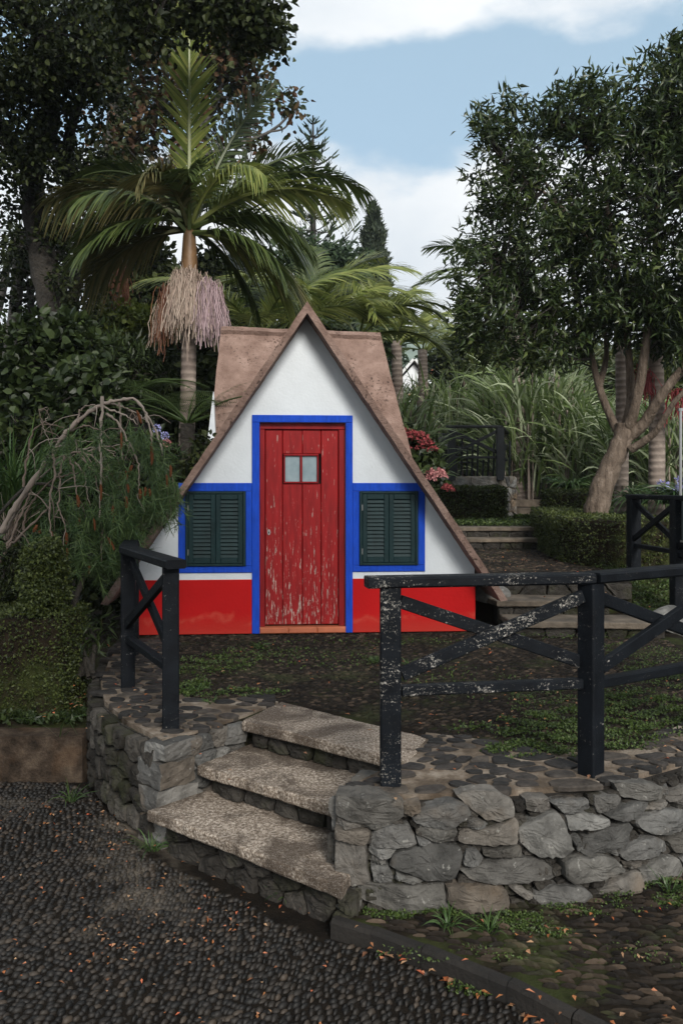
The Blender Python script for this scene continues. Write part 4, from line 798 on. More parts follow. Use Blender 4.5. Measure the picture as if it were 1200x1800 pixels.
tree('knotted_tree', 'old pale trunk with knots and sparse dark leaves behind the lime green shrubs', 'tree', at(170, 620, 13),
  [pxl([(150, 650, 13), (168, 560, 13), (188, 500, 13), (200, 455, 13), (212, 440, 13.1)], .22, .14), pxl([(172, 560, 13), (180, 480, 12.9), (172, 440, 12.9)], .13, .11), pxl([(120, 570, 13), (135, 500, 13), (150, 430, 13), (160, 380, 13)], .11, .05), pxl([(165, 470, 12.7), (130, 480, 12.7), (95, 520, 12.7)], .08, .06)],
  [pxb(110, 440, 13, 90, 60, .8, 70), pxb(200, 400, 13.2, 60, 50, .7, 30), pxb(60, 500, 13, 60, 60, .8, 40)], L_DARK, BARK_G, .11, .08, 18, .26, 14)

# ---- palms
def frond(rng, base, az, el, L, drop, nl=46, ll=.5, lw=.028, ldroop=.35, start=.14, ang=50, gr=.011, flop=0.0, twist=0.0):
    n = 20; s = np.linspace(0, 1, n); e = R(el) - R(drop) * s ** 1.25; a = az + R(flop) * s
    T = np.stack([np.cos(e) * np.sin(a), np.cos(e) * np.cos(a), np.sin(e)], -1); P = np.asarray(base) + np.vstack([[0, 0, 0], np.cumsum((T[1:] + T[:-1]) / 2 * L / (n - 1), 0)])
    k = np.linspace(start, 1, nl); idx = k * (n - 1); i0 = np.minimum(idx.astype(int), n - 2); fr_ = (idx - i0)[:, None]
    p = P[i0] * (1 - fr_) + P[i0 + 1] * fr_; t_ = nz(T[i0] * (1 - fr_) + T[i0 + 1] * fr_); side = nz(np.cross(t_, (0, 0, 1.))); side[np.abs(t_[:, 2]) > .97] = nz(np.array((cos(az), -sin(az), 0)))
    up = np.cross(side, t_); ct, st_ = cos(R(twist)), sin(R(twist)); side, up = side * ct + up * st_, up * ct - side * st_; out = []
    prof = np.sin(np.clip((k - start) / (1 - start) * .82 + .16, 0, 1) * pi) ** .55
    for sg in (-1, 1):
        aa = R(ang) * (1 - .45 * k) + rng.normal(0, .06, nl); D = side * sg * np.sin(aa)[:, None] + t_ * np.cos(aa)[:, None] + up * rng.uniform(.12, .38, (nl, 1))
        Ls = ll * prof * rng.uniform(.88, 1.08, nl); S = nz(np.cross(nz(D), up + side * sg * .5)); out.append(strips(p, D, Ls, lw * (.6 + .4 * prof), ldroop * rng.uniform(.7, 1.4, nl), 4, S=S, prof=lambda t: np.interp(t, [0, .25, .6, 1], [.55, 1, .8, .08]), curl=.9))
    return out, tube(P, np.linspace(gr * 1.6, gr * .35, n), 5)
def palm(label, base, top, r, fronds, seed, ll=.5, lw=.028, mat=L_PALM, group=None, nl=46, dry=None, shaft=None, ldroop=.35, fr_r=.014, name='palm_tree', trunk=True):
    rng = np.random.default_rng(seed); t = thing(name, label, 'palm', base, group)
    base, top = np.array(base), np.array(top)
    if trunk: mesh('trunk', [tube(smooth_path([base - (0, 0, .3), base + (top - base) * .5 + (.02, 0, 0), top], 16), np.linspace(r * 1.15, r * .92, 16), 12)], PTRUNK, t, smooth=True)
    if shaft: mesh('crownshaft', [tube(np.array([top, top + (0, 0, shaft * .3), top + (0, 0, shaft * .8), top + (0, 0, shaft)]), [r * .95, r * 1.1, r * .85, r * .55], 12)], SHAFT, t, smooth=True); top = top + (0, 0, shaft)
    for f in fronds:
        az, el, L, drop = f[:4]; fm = f[4] if len(f) > 4 else mat; fl_ = f[5] if len(f) > 5 else 0
        lv, ra = frond(rng, top + np.array((sin(R(az)), cos(R(az)), 0)) * r * .5 + (0, 0, rng.uniform(-.1, .05)), R(az), el, L, drop, nl, ll * rng.uniform(.9, 1.1), lw, ldroop * (f[6] if len(f) > 6 else 1), gr=fr_r, flop=fl_, twist=(f[7] if len(f) > 7 else rng.uniform(-35, 35))); mesh('frond', lv + [ra], fm, t)
    return t
kt = at(333, 492, 9.5)
kp = palm('king palm with brown crownshaft and hanging flower strands behind the house roof', at(322, 900, 9.5), kt, .085,
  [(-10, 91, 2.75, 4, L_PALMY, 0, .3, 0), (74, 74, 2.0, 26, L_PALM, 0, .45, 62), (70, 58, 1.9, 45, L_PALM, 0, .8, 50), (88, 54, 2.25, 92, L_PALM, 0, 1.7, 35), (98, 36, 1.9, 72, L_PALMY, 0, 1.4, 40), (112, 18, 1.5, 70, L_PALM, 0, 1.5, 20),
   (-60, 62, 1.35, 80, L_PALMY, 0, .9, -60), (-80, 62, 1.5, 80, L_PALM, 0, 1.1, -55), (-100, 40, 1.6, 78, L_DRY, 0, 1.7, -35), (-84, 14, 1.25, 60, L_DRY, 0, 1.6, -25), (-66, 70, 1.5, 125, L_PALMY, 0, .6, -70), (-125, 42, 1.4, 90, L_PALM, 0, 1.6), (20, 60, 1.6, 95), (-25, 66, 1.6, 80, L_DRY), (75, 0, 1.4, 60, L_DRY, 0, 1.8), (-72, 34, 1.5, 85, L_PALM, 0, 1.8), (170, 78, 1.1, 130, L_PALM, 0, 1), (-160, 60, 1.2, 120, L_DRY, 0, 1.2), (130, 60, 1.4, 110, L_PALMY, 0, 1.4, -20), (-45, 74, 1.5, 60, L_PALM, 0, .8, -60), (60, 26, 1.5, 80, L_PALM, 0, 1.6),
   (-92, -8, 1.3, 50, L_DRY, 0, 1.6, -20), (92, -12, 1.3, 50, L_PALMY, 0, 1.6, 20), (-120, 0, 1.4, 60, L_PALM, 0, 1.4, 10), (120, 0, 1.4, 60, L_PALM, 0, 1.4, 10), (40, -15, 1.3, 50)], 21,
  ll=.50, lw=.030, nl=62, shaft=.60, ldroop=.42, fr_r=.02)
def strands(nm, px, py, d, n, spread, Lr, dx, mat, seed, parent, wd=.0075):
    r_ = np.random.default_rng(seed); P0 = at(px, py, d) + r_.normal(0, .02, (n, 3)); a = r_.uniform(0, 2 * pi, n)
    D = np.stack([np.cos(a) * spread * r_.uniform(.5, 1.1, n) + dx, np.sin(a) * spread * .8 - .25, r_.uniform(-.2, .35, n)], -1); L = r_.uniform(*Lr, n)
    A = strips(P0, D, L * .28, wd, -.1, 2, prof=lambda t: 0 * t + 1.); B_ = strips(P0 + nz(D) * (L * .28)[:, None] + np.c_[0 * L, 0 * L, L * .028], nz(D) * .16 + r_.normal(0, .10, (n, 3)) - (0, 0, .8), L * .78, wd, .5, 8, S=r_.normal(0, 1, (n, 3)) * (1, .3, .1), prof=lambda t: 0 * t + 1., curl=.5)
    V = B_[0].reshape(n, 9, 2, 3); w_ = np.cumsum(r_.normal(0, .011, (n, 9, 3)), 1); w_[:, 0] = 0; V += w_[:, :, None] * (1, 1, .3)
    return mesh(nm, [A, (V.reshape(-1, 3), B_[1])], mat, parent)
strands('flower_strands', 328, 492, 9.35, 380, .36, (.30, .56), -.10, STRAND_C, 1, kp); strands('flower_strands', 368, 512, 9.3, 240, .22, (.30, .54), .10, STRAND_M, 2, kp); strands('flower_strands', 300, 520, 9.45, 60, .15, (.3, .62), -.1, STRAND_R, 3, kp); strands('flower_strands', 345, 500, 9.3, 60, .3, (.35, .7), .1, STRAND_C, 5, kp)
strands('flower_strands', 285, 545, 9.6, 50, .2, (.25, .42), 0, STRAND_C, 4, kp)
Y = L_PALMY
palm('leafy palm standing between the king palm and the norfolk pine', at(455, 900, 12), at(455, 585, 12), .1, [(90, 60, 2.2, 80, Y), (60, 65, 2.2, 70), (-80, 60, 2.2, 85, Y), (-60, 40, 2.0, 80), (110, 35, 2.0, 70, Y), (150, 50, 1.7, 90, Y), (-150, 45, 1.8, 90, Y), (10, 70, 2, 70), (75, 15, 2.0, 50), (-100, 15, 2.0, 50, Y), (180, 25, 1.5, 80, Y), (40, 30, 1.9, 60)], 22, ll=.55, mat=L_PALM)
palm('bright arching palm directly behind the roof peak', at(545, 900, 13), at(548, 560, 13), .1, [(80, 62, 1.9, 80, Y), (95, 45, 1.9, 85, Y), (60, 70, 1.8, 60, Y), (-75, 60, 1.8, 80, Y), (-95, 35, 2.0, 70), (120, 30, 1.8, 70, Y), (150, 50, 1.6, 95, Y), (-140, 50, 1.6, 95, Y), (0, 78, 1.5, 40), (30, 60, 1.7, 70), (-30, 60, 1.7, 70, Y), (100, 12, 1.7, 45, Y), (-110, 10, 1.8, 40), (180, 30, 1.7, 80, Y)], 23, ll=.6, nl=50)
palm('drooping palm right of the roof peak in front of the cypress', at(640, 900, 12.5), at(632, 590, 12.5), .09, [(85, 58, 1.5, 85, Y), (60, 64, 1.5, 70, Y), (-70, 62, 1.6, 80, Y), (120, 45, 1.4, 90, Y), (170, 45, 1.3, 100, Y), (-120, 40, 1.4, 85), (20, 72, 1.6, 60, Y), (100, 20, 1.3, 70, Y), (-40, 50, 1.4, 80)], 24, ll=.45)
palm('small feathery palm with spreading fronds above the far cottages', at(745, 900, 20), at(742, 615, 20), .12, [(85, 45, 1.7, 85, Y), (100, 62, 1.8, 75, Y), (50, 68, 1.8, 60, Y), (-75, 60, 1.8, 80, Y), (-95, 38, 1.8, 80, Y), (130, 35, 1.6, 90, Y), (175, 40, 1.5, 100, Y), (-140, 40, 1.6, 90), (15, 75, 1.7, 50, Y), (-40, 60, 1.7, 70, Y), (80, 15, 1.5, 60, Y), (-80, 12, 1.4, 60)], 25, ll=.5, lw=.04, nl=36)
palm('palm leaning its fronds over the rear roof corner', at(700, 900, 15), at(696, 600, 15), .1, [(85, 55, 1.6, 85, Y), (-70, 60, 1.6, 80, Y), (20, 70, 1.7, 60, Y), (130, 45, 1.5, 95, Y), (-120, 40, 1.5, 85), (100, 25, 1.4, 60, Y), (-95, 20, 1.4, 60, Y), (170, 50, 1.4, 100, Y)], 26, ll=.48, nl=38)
palm('palm half hidden inside the glossy tree with fronds poking out', at(915, 900, 17), at(905, 500, 17), .13, [(-85, 55, 2.0, 70), (-70, 35, 1.9, 60), (-95, 15, 2.0, 40), (80, 50, 2, 80), (20, 70, 2, 50), (-40, 65, 1.9, 60), (120, 40, 1.8, 80)], 27, ll=.55, lw=.04, nl=36)
mesh('trunk_sheath', [tube([at(967, 720, 18.5), at(968, 560, 18.5)], .13, 10, .12, np.random.default_rng(3))], BARK_G, thing('palm_tree', 'distant shaggy palm trunk rising above the cane left of the leaning tree', 'palm', at(967, 720, 18.5)), smooth=True)
palm('slim ringed palm trunk just right of the leaning tree', at(1090, 915, 12), at(1090, 560, 12), .088, [(30, 60, 1.8, 80), (-60, 50, 1.8, 80), (120, 50, 1.8, 80), (-150, 40, 1.6, 80), (80, 40, 1.8, 70)], 28, nl=30)
palm('second ringed palm trunk farther from the leaning tree', at(1152, 925, 11), at(1150, 560, 11), .098, [(0, 60, 1.8, 80), (-80, 50, 1.8, 80), (90, 50, 1.8, 80), (-150, 40, 1.6, 80)], 29, nl=30)
rs = thing('palm_flower_cluster', 'rusty red hanging palm seed cluster beside the knotted trunk', 'seed cluster', at(210, 470, 12)); strands('seed_strands', 210, 475, 12, 120, .25, (.30, .52), 0, STRAND_R, 9, rs, .012)
for px, py, lb in ((1130, 655, 'red hanging palm seed strands in the shade of the glossy tree'), (1192, 690, 'dusty red palm seed strands at the edge of the glossy crown')):
    rs = thing('palm_flower_cluster', lb, 'seed cluster', at(px, py, 11)); strands('seed_strands', px, py, 10.7, 60, .5, (.2, .35), 0, FL_RED, 9 + px, rs, .012)
# spiky headed palms at the far left
def spiky(label, base_px, top_px, d, r, seed, n=60, L=.55):
    rng = np.random.default_rng(seed); b, tp_ = at(*base_px, d), at(*top_px, d); t = thing('dracaena', label, 'tree', b, 'pale trunked spiky headed trees')
    mesh('trunk', [tube(smooth_path([b, (b + tp_) / 2 + (.03, 0, 0), tp_], 10), np.linspace(r * 1.2, r, 10), 9)], BARK_G, t, smooth=True); D = rdir(rng, n); D[:, 2] = np.abs(D[:, 2]) * .9 - .25
    mesh('leaf_rosette', [strips(np.repeat(tp_[None], n, 0), D, L * rng.uniform(.7, 1.1, n), .035, .25, 4)], L_PALM, t)
spiky('taller dracaena with a pale leaning trunk at the picture edge', (15, 640), (36, 412), 13, .085, 31); spiky('shorter dracaena with a green rosette below the taller one', (-20, 600), (14, 462), 13.5, .06, 32); spiky('thin pale dracaena trunk standing behind the knotted tree', (48, 640), (54, 500), 13.2, .055, 33)

# ---- norfolk pine, cypress and far trees
def norfolk():
    rng = np.random.default_rng(41); d = 36; t = thing('norfolk_pine', 'tall norfolk pine with open tiers of branches rising against the clouds', 'tree', at(550, 700, d)); top = at(550, 203, d); bot = at(550, 700, d)
    mesh('trunk', [tube([bot, (bot + top) / 2, top], [.3, .16, .03], 8)], BARK_D, t); Pb = []; S = []
    H_ = top[2] - bot[2]
    tiers = [(.03, .10, 4), (.075, .55, 6)] + [(z, .42 + 2.9 * (z - .1) ** .75 * 1.25, 6) for z in np.arange(.12, .75, .048)]
    for z, Lb, nb in tiers:
        z0 = top[2] - H_ * z; a0 = rng.uniform(0, 2 * pi)
        for k in range(nb):
            a = a0 + k * 2 * pi / nb + rng.normal(0, .15); L = Lb * rng.uniform(.8, 1.12); s = np.linspace(0, 1, 9); rr = L * s; zz = z0 + L * (.18 * s + .38 * s ** 2.2 - .10 * np.sin(s * pi)); p = np.c_[top[0] + rr * cos(a), top[1] + rr * sin(a), zz]
            Pb.append(tube(p, np.linspace(.035, .012, 9), 4)); m = int(8 + 8 * L); q = rng.uniform(.25 if L > 1 else .1, 1, m) ** .8; base = np.stack([np.interp(q, s, p[:, i]) for i in range(3)], -1); sd = rng.choice([-1, 1], m)[:, None]
            dd = np.array((cos(a), sin(a), .35)) * .7 + np.array((-sin(a), cos(a), 0)) * sd * rng.uniform(.2, .9, (m, 1)) + (0, 0, .25); S.append(strips(base, dd, rng.uniform(.16, .34, m), .085, -.2, 3, S=rdir(rng, m), prof=lambda t_: np.array([.9, 1, .9, .3])))
    mesh('branches', Pb, BARK_D, t); mesh('foliage', S, L_FAR, t)
norfolk()
rng = np.random.default_rng(42); t = thing('cypress', 'narrow pointed cypress standing alone against the white cloud', 'tree', at(655, 620, 32)); n = 9000
zz = rng.random(n) ** .8; rad = np.interp(zz, [0, .05, .2, .5, .8, 1], [.02, .18, .42, .62, .72, .7]) * (1 + .18 * np.sin(zz * 40 + rng.uniform(0, .8, n))); a = rng.uniform(0, 2 * pi, n); rr = rad * rng.uniform(.55, 1.05, n); tp2, bt2 = at(656, 360, 32), at(656, 640, 32)
pos = np.c_[tp2[0] + rr * np.cos(a) * .92, 32 + rr * np.sin(a), tp2[2] + (bt2[2] - tp2[2]) * zz]; mesh('foliage', [leaves(pos, np.c_[np.cos(a) * .5, np.sin(a) * .5, 1 + 0 * a] + rng.normal(0, .4, (n, 3)), rng.uniform(.14, .3, n), .09, rng)], L_CYP, t); mesh('trunk', [tube([bt2 - (0, 0, 1), tp2 - (0, 0, 1)], [.15, .03], 6)], BARK_D, t)
def mass_tree(label, px, py, d, rx, ry, n, seed, mat=L_FAR, name='broadleaf_tree', LL=.16, per=22, group='trees closing the view behind the garden', sub=5):
    r_ = np.random.default_rng(seed); bl = []
    for k in range(sub):
        a = r_.uniform(0, 2 * pi); q = r_.uniform(.3, .6); bl.append(pxb(px + rx * q * cos(a), py + ry * q * sin(a), d + r_.uniform(-.4, .4), rx * r_.uniform(.4, .6), ry * r_.uniform(.4, .6), rx / F * d * .5, n // sub))
    bs = at(px, py + ry * 1.3, d); bs[2] = min(bs[2], 1.0)
    return tree(name, label, 'tree', bs, [([bs, bs * .5 + at(px, py, d) * .5, at(px, py - ry * .3, d)], .16, .05)], bl, mat, BARK_D, LL, LL * .62, per, .3 * d / 15, seed, group, twig=.02, tw=d < 17)
mass_tree('dark round tree filling the gap behind the bright arching palm', 540, 490, 21, 100, 70, 260, 51, L_FAR)
mass_tree('dark tree mass behind the hanging flower strands', 400, 520, 17, 90, 90, 220, 52, L_DARK)
mass_tree('shadowed evergreen beside the knotted trunk and rusty seed cluster', 260, 520, 16, 70, 80, 200, 53, L_DARK)
mass_tree('dark shrubby tree below the king palm crown', 440, 620, 15, 110, 90, 220, 54, L_DARK)
mass_tree('olive green tree standing over the cane clumps', 900, 650, 22, 110, 70, 300, 55, L_OLIVE)
mass_tree('olive tree between the shaggy palm trunk and the leaning tree', 1030, 660, 21, 75, 70, 220, 56, L_OLIVE)
mass_tree('dark tree behind the far cottages', 810, 660, 26, 65, 62, 200, 57, L_DARK, LL=.2)
mass_tree('deep green tree in the shade right of the ringed trunks', 1180, 670, 18, 90, 120, 220, 58, L_OLIVE)
mass_tree('blue green far tree beyond the shaggy palm trunk', 1000, 640, 42, 60, 50, 160, 59, L_FAR, LL=.3)
mass_tree('far tree line under the hill above the rear roof', 760, 690, 45, 130, 55, 260, 60, L_FAR, LL=.32, sub=8)
mass_tree('dark tree in the corner behind the dracaena trunks', 40, 640, 17, 120, 80, 240, 61, L_DARK)
mass_tree('low dark tree behind the tree fern', 240, 690, 13, 130, 90, 300, 62, L_DARK)
mass_tree('shadowed tree above the lime green shrubs', 320, 600, 14, 100, 60, 220, 63, L_DARK)
mass_tree('broad tree behind the palms at the roof peak', 620, 590, 24, 80, 60, 240, 64, L_FAR, LL=.2)

# ---- shrubs
def shrub(name, label, base, blobs, mat, LL, LW, per, cr, seed, cat='shrub', droop=.1, group=None, whorl=False, stems=8):
    b = np.array(base); r_ = np.random.default_rng(seed); lim = []
    for k in range(stems):
        c = blobs[k % len(blobs)]; e = np.array(c[0]) + rdir(r_, 1)[0] * np.array(c[1]) * .5; lim.append(([b + r_.normal(0, .06, 3) * (1, 1, 0), (b + e) / 2 + r_.normal(0, .05, 3), e], .018, .006))
    return tree(name, label, cat, base, lim, blobs, mat, BARK_D, LL, LW, per, cr, seed, group, droop, .006, whorl, True)
shrub('hydrangea_bush', 'large leaved green bush rising at the left below the dracaenas', onz(90, 1110, -.0), [pxb(95, 640, 8.5, 95, 80, .5, 90), pxb(150, 700, 8.3, 70, 70, .5, 60), pxb(60, 730, 8.4, 80, 60, .5, 50), pxb(100, 590, 8.6, 50, 30, .3, 20)], L_BUSH, .11, .085, 15, .17, 71)
shrub('lime_shrub', 'lime green leafy shrub at the foot of the knotted trunk', at(235, 640, 12), [pxb(215, 560, 12, 45, 26, .4, 34), pxb(265, 575, 12.1, 38, 24, .4, 26), pxb(210, 600, 11.8, 50, 22, .4, 22)], L_LIME, .10, .06, 22, .16, 72)
shrub('mixed_shrub', 'red tipped narrow leaved shrub between the green bush and the tree fern', at(200, 720, 9.5), [pxb(185, 640, 9.6, 60, 45, .5, 60), pxb(250, 650, 9.8, 50, 30, .5, 40)], L_BUSH, .16, .035, 16, .16, 73, whorl=True)
mass_tree('dark leafy tree filling the shade left of the rear gable edge', 330, 730, 11.5, 80, 90, 150, 69, L_DARK)
shrub('dark_shrub', 'dark leafy shrub tucked between the rear gable edge and the front roof', at(350, 900, 7.9), [pxb(352, 815, 7.8, 26, 48, .2, 34)], L_DARK, .06, .04, 18, .1, 68)
shrub('dark_shrub', 'dark low shrub filling the shade beside the left roof slope', at(230, 1000, 8.2), [pxb(200, 880, 8.4, 110, 110, .5, 130), pxb(300, 860, 8.6, 60, 80, .4, 60), pxb(180, 1010, 7.6, 60, 60, .3, 50), pxb(90, 850, 8, 90, 120, .4, 90)], L_DARK, .09, .06, 16, .18, 75)
shrub('boxwood_bush', 'upright untrimmed box bush growing out of the clipped hedge', at(75, 1085, 5.7), [pxb(75, 1025, 5.5, 36, 62, .2, 110), pxb(80, 975, 5.5, 26, 26, .16, 30)], L_HEDGE, .026, .018, 60, .07, 76)
shrub('boxwood_bush', 'dark drooping clump at the picture edge above the hedge', at(20, 1085, 5.9), [pxb(18, 1010, 5.9, 30, 60, .2, 40)], L_DARK, .05, .02, 30, .08, 77)
shrub('camellia_shrub', 'dark bush with fallen rust leaves in the gap behind the curved wall', at(150, 1190, 5.6), [pxb(155, 1110, 5.8, 30, 26, .15, 16)], L_BUSH, .09, .02, 12, .09, 78)
# hydrangea with flower heads by the right roof slope
hb = shrub('flowering_hydrangea', 'hydrangea with dusty red and pink flower heads beside the right roof slope', at(735, 880, 10), [pxb(735, 820, 10, 40, 50, .3, 60), pxb(715, 780, 10, 24, 26, .2, 20)], L_BUSH, .10, .07, 13, .14, 79)
rng = np.random.default_rng(80)
for px, py, m, s_ in ((706, 765, FL_RED, 15), (722, 768, FL_RED, 14), (738, 772, FL_RED, 15), (748, 782, FL_RED, 13), (760, 792, FL_RED, 10), (738, 790, FL_RED, 9), (752, 832, FL_PINK, 11), (770, 835, FL_PINK, 13), (757, 842, FL_PINK, 10), (775, 838, FL_PINK, 10), (785, 858, FL_RED, 9), (792, 862, FL_RED, 7), (716, 790, FL_RED, 8)):
    n = 90; d = rdir(rng, n); d[:, 2] = np.abs(d[:, 2]) * .9 - .1; r0 = s_ / F * 9.75; mesh('flower_head', [leaves(at(px, py, 9.75) + d * r0 * rng.uniform(.75, 1.0, (n, 1)), d + rng.normal(0, .8, (n, 3)), r0 * .42, r0 * .34, rng)], m, hb)
hb = shrub('flowering_hydrangea', 'small hydrangea with pale lilac heads behind the drooping pine twigs', at(270, 800, 8), [pxb(268, 770, 8, 18, 30, .12, 14)], L_BUSH, .08, .05, 12, .08, 81)
for px, py, m in ((276, 753, FL_LILAC), (290, 766, FL_LILAC), (293, 778, FL_PINK)):
    n = 70; d = rdir(rng, n); r0 = .034; mesh('flower_head', [leaves(at(px, py, 7.9) + d * r0 * rng.uniform(.75, 1.0, (n, 1)), d + rng.normal(0, .8, (n, 3)), .018, .015, rng)], m, hb)

# ---- tree fern
def fernplant(label, top, fr_, seed, trunk_to=None, L=.9, mat=L_FERN):
    rng = np.random.default_rng(seed); t = thing('tree_fern', label, 'fern', trunk_to if trunk_to is not None else top)
    if trunk_to is not None: mesh('trunk', [tube(smooth_path([trunk_to, (np.array(top) + trunk_to) / 2 + (.03, 0, 0), top], 10), np.linspace(.10, .07, 10), 9, .2, rng)], BARK_D, t)
    for az, el, Lf, dr in fr_:
        n = 16; s = np.linspace(0, 1, n); e = R(el) - R(dr) * s; a = R(az); T = np.stack([np.cos(e) * sin(a), np.cos(e) * cos(a), np.sin(e)], -1); P = np.asarray(top) + np.vstack([[0, 0, 0], np.cumsum(T[1:] * Lf / (n - 1), 0)]); side = np.array((cos(a), -sin(a), 0)); Pt = [tube(P, np.linspace(.012, .003, n), 4)]
        for q in np.linspace(.18, .99, 18):
            i = q * (n - 1); i0 = min(int(i), n - 2); p = P[i0] + (P[i0 + 1] - P[i0]) * (i - i0); tt = T[i0]; pl_ = Lf * .32 * math.sin(min(1, q * .9 + .12) * pi) ** .7 + .02
            for sg in (-1, 1):
                d = nz(side * sg + tt * .45 - np.array((0, 0, .12))); m = 14; u = np.linspace(.05, 1, m); b = p + d * (u * pl_)[:, None]; d2 = np.cross(d, np.cross(tt, side)) ; d2 = nz(tt)
                for s2 in (-1, 1): Pt.append(strips(b, np.repeat((d2 * s2 + d * .5)[None], m, 0), pl_ * .085 * (1 - u * .8) + .005, .009, .1, 2, S=np.repeat(d[None], m, 0)))
        mesh('frond', Pt, mat, t)
fernplant('tree fern spreading feathery fronds in front of the king palm trunk', at(330, 745, 8.4), [(85, 50, 1.1, 60), (60, 62, 1.0, 60), (110, 40, 1.15, 55), (95, 22, 1.1, 30), (-85, 50, 1.2, 65), (-100, 35, 1.25, 50), (-70, 58, 1.1, 70), (-120, 25, 1.1, 40), (150, 45, .9, 70), (-150, 45, .9, 70), (0, 60, .9, 60), (70, 30, 1.0, 50)], 82, at(322, 960, 8.4))
fernplant('low dark fern tucked left of the tree fern', at(225, 700, 8.8), [(85, 45, .9, 70), (-85, 45, .9, 70), (120, 35, .9, 60), (-120, 35, .9, 60), (160, 40, .8, 70), (40, 50, .8, 60), (-50, 50, .8, 60)], 83, at(225, 800, 8.8), mat=L_FERN)

# ---- long bladed grasses and cane
def clump(name, label, base, rad, h, n, wd, seed, mat, arch=.35, cat='grass clump', spread=.35, group=None, canes=0, segs=6):
    rng = np.random.default_rng(seed); t = thing(name, label, cat, base, group); a = rng.uniform(0, 2 * pi, n); r = rad * np.sqrt(rng.random(n)); P = np.c_[base[0] + r * np.cos(a), base[1] + r * np.sin(a), np.full(n, base[2])]
    if canes:
        lift = rng.uniform(.08, .70, n) * h; P[:, 2] += lift
        k = rng.choice(n, canes, replace=False); mesh('canes', [tube([P[i] * (1, 1, 0) + (0, 0, base[2] - .1), P[i] + (rng.normal(0, .05), rng.normal(0, .05), h * .2)], .018, 5) for i in k], BARK_G if canes > 90 else TWIG, t)
        L = h * rng.uniform(.26, .48, n) + .1
    else: L = h * rng.uniform(.6, 1.15, n)
    b = a + rng.normal(0, .9, n); D = np.c_[np.cos(b) * spread * rng.uniform(.3, 1.5, n), np.sin(b) * spread * rng.uniform(.3, 1.5, n), np.ones(n)]
    D = nz(D); Lh = (D * (1, 1, 0)); Vp = strips(P, D, L, wd * rng.uniform(.6, 1.3, n), arch * rng.uniform(.4, 2.0, n), segs, S=np.c_[-np.sin(b), np.cos(b), rng.normal(0, .3, n)] + rng.normal(0, .5, (n, 3)), prof=lambda t_: np.interp(t_, [0, .3, .7, 1], [.6, 1, .75, .05]), curl=1.4)
    # blades also lean outwards as they bend
    V = Vp[0].reshape(n, segs + 1, 2, 3); tt = np.linspace(0, 1, segs + 1)[None, :, None, None]; V += (np.c_[np.cos(b), np.sin(b), 0 * b] * (L * rng.uniform(.1, .55, n))[:, None])[:, None, None] * tt ** 2
    mesh('blades', [(V.reshape(-1, 3), Vp[1])], mat, t); return t
CG = 'tall cane clumps behind the garden steps'
for lb, px, d, rad, h, n, s in (('tall pale cane clump just right of the rear roof', 705, 13.5, .45, 2.1, 420, 91), ('light green cane clump behind the black platform railing', 800, 20.5, 1.1, 2.9, 900, 92), ('tallest cane clump with arching blades right of the stone pillar', 945, 17.5, 1.0, 3.0, 1150, 93), ('thin cane clump behind the first platform post', 740, 21, .7, 2.8, 420, 98),
        ('cane clump between the stone pillar and the tallest clump', 880, 19.5, .7, 2.6, 560, 94), ('cane clump just behind the leaning trunk', 1030, 16.5, .7, 2.3, 620, 95), ('pale cane clump between the two ringed palm trunks', 1125, 15, .6, 2.1, 520, 96), ('cane clump at the picture edge past the ringed trunks', 1195, 14, .6, 2.1, 480, 97)):
    b = at(px, 850, d); b[2] = float(np.interp(d, [13, 18, 21], [.6, .75, 1.0])); clump('cane_clump', lb, b, rad, h * 1.05, int(n * 1.35), .05, s, L_CANE, arch=.35, spread=.32, group=CG, canes=70)
clump('ornamental_grass', 'deep green arching grass clump at the left picture edge', at(20, 935, 7), .25, 1.25, 480, .016, 101, L_GRASS, arch=.35, spread=.3)
clump('ornamental_grass', 'shorter arching grass clump behind the bare twigs', at(85, 930, 7.6), .25, .95, 300, .014, 102, L_GRASS, arch=.35, spread=.3)
clump('dry_grass', 'tuft of dry straw coloured stalks at the left edge above the branch', at(8, 950, 6.6), .1, .45, 60, .01, 103, TWIG, arch=.2, spread=.3)
for k, (px, py, d) in enumerate(((1170, 885, 10.5), (1200, 880, 10.2), (1000, 860, 14), (1130, 885, 11.6))):
    a_ = clump('agapanthus', ['strappy agapanthus with lilac heads behind the bank railing', 'agapanthus at the picture edge by the thin pole', 'spiky leaved clump behind the upper hedge', 'small strappy clump between the ringed trunks'][k], at(px, py, d), .12, .5, 110, .028, 110 + k, L_GRASS, arch=.6, spread=.8)
    if k < 2:
        for q in range(2):
            c = at(px - 6 + q * 18, py - 32 + q * 15, d - .2); n = 60; dd = rdir(rng, n); mesh('flower_head', [leaves(c + dd * .04, dd, .05, .02, rng)], FL_LILAC, a_)

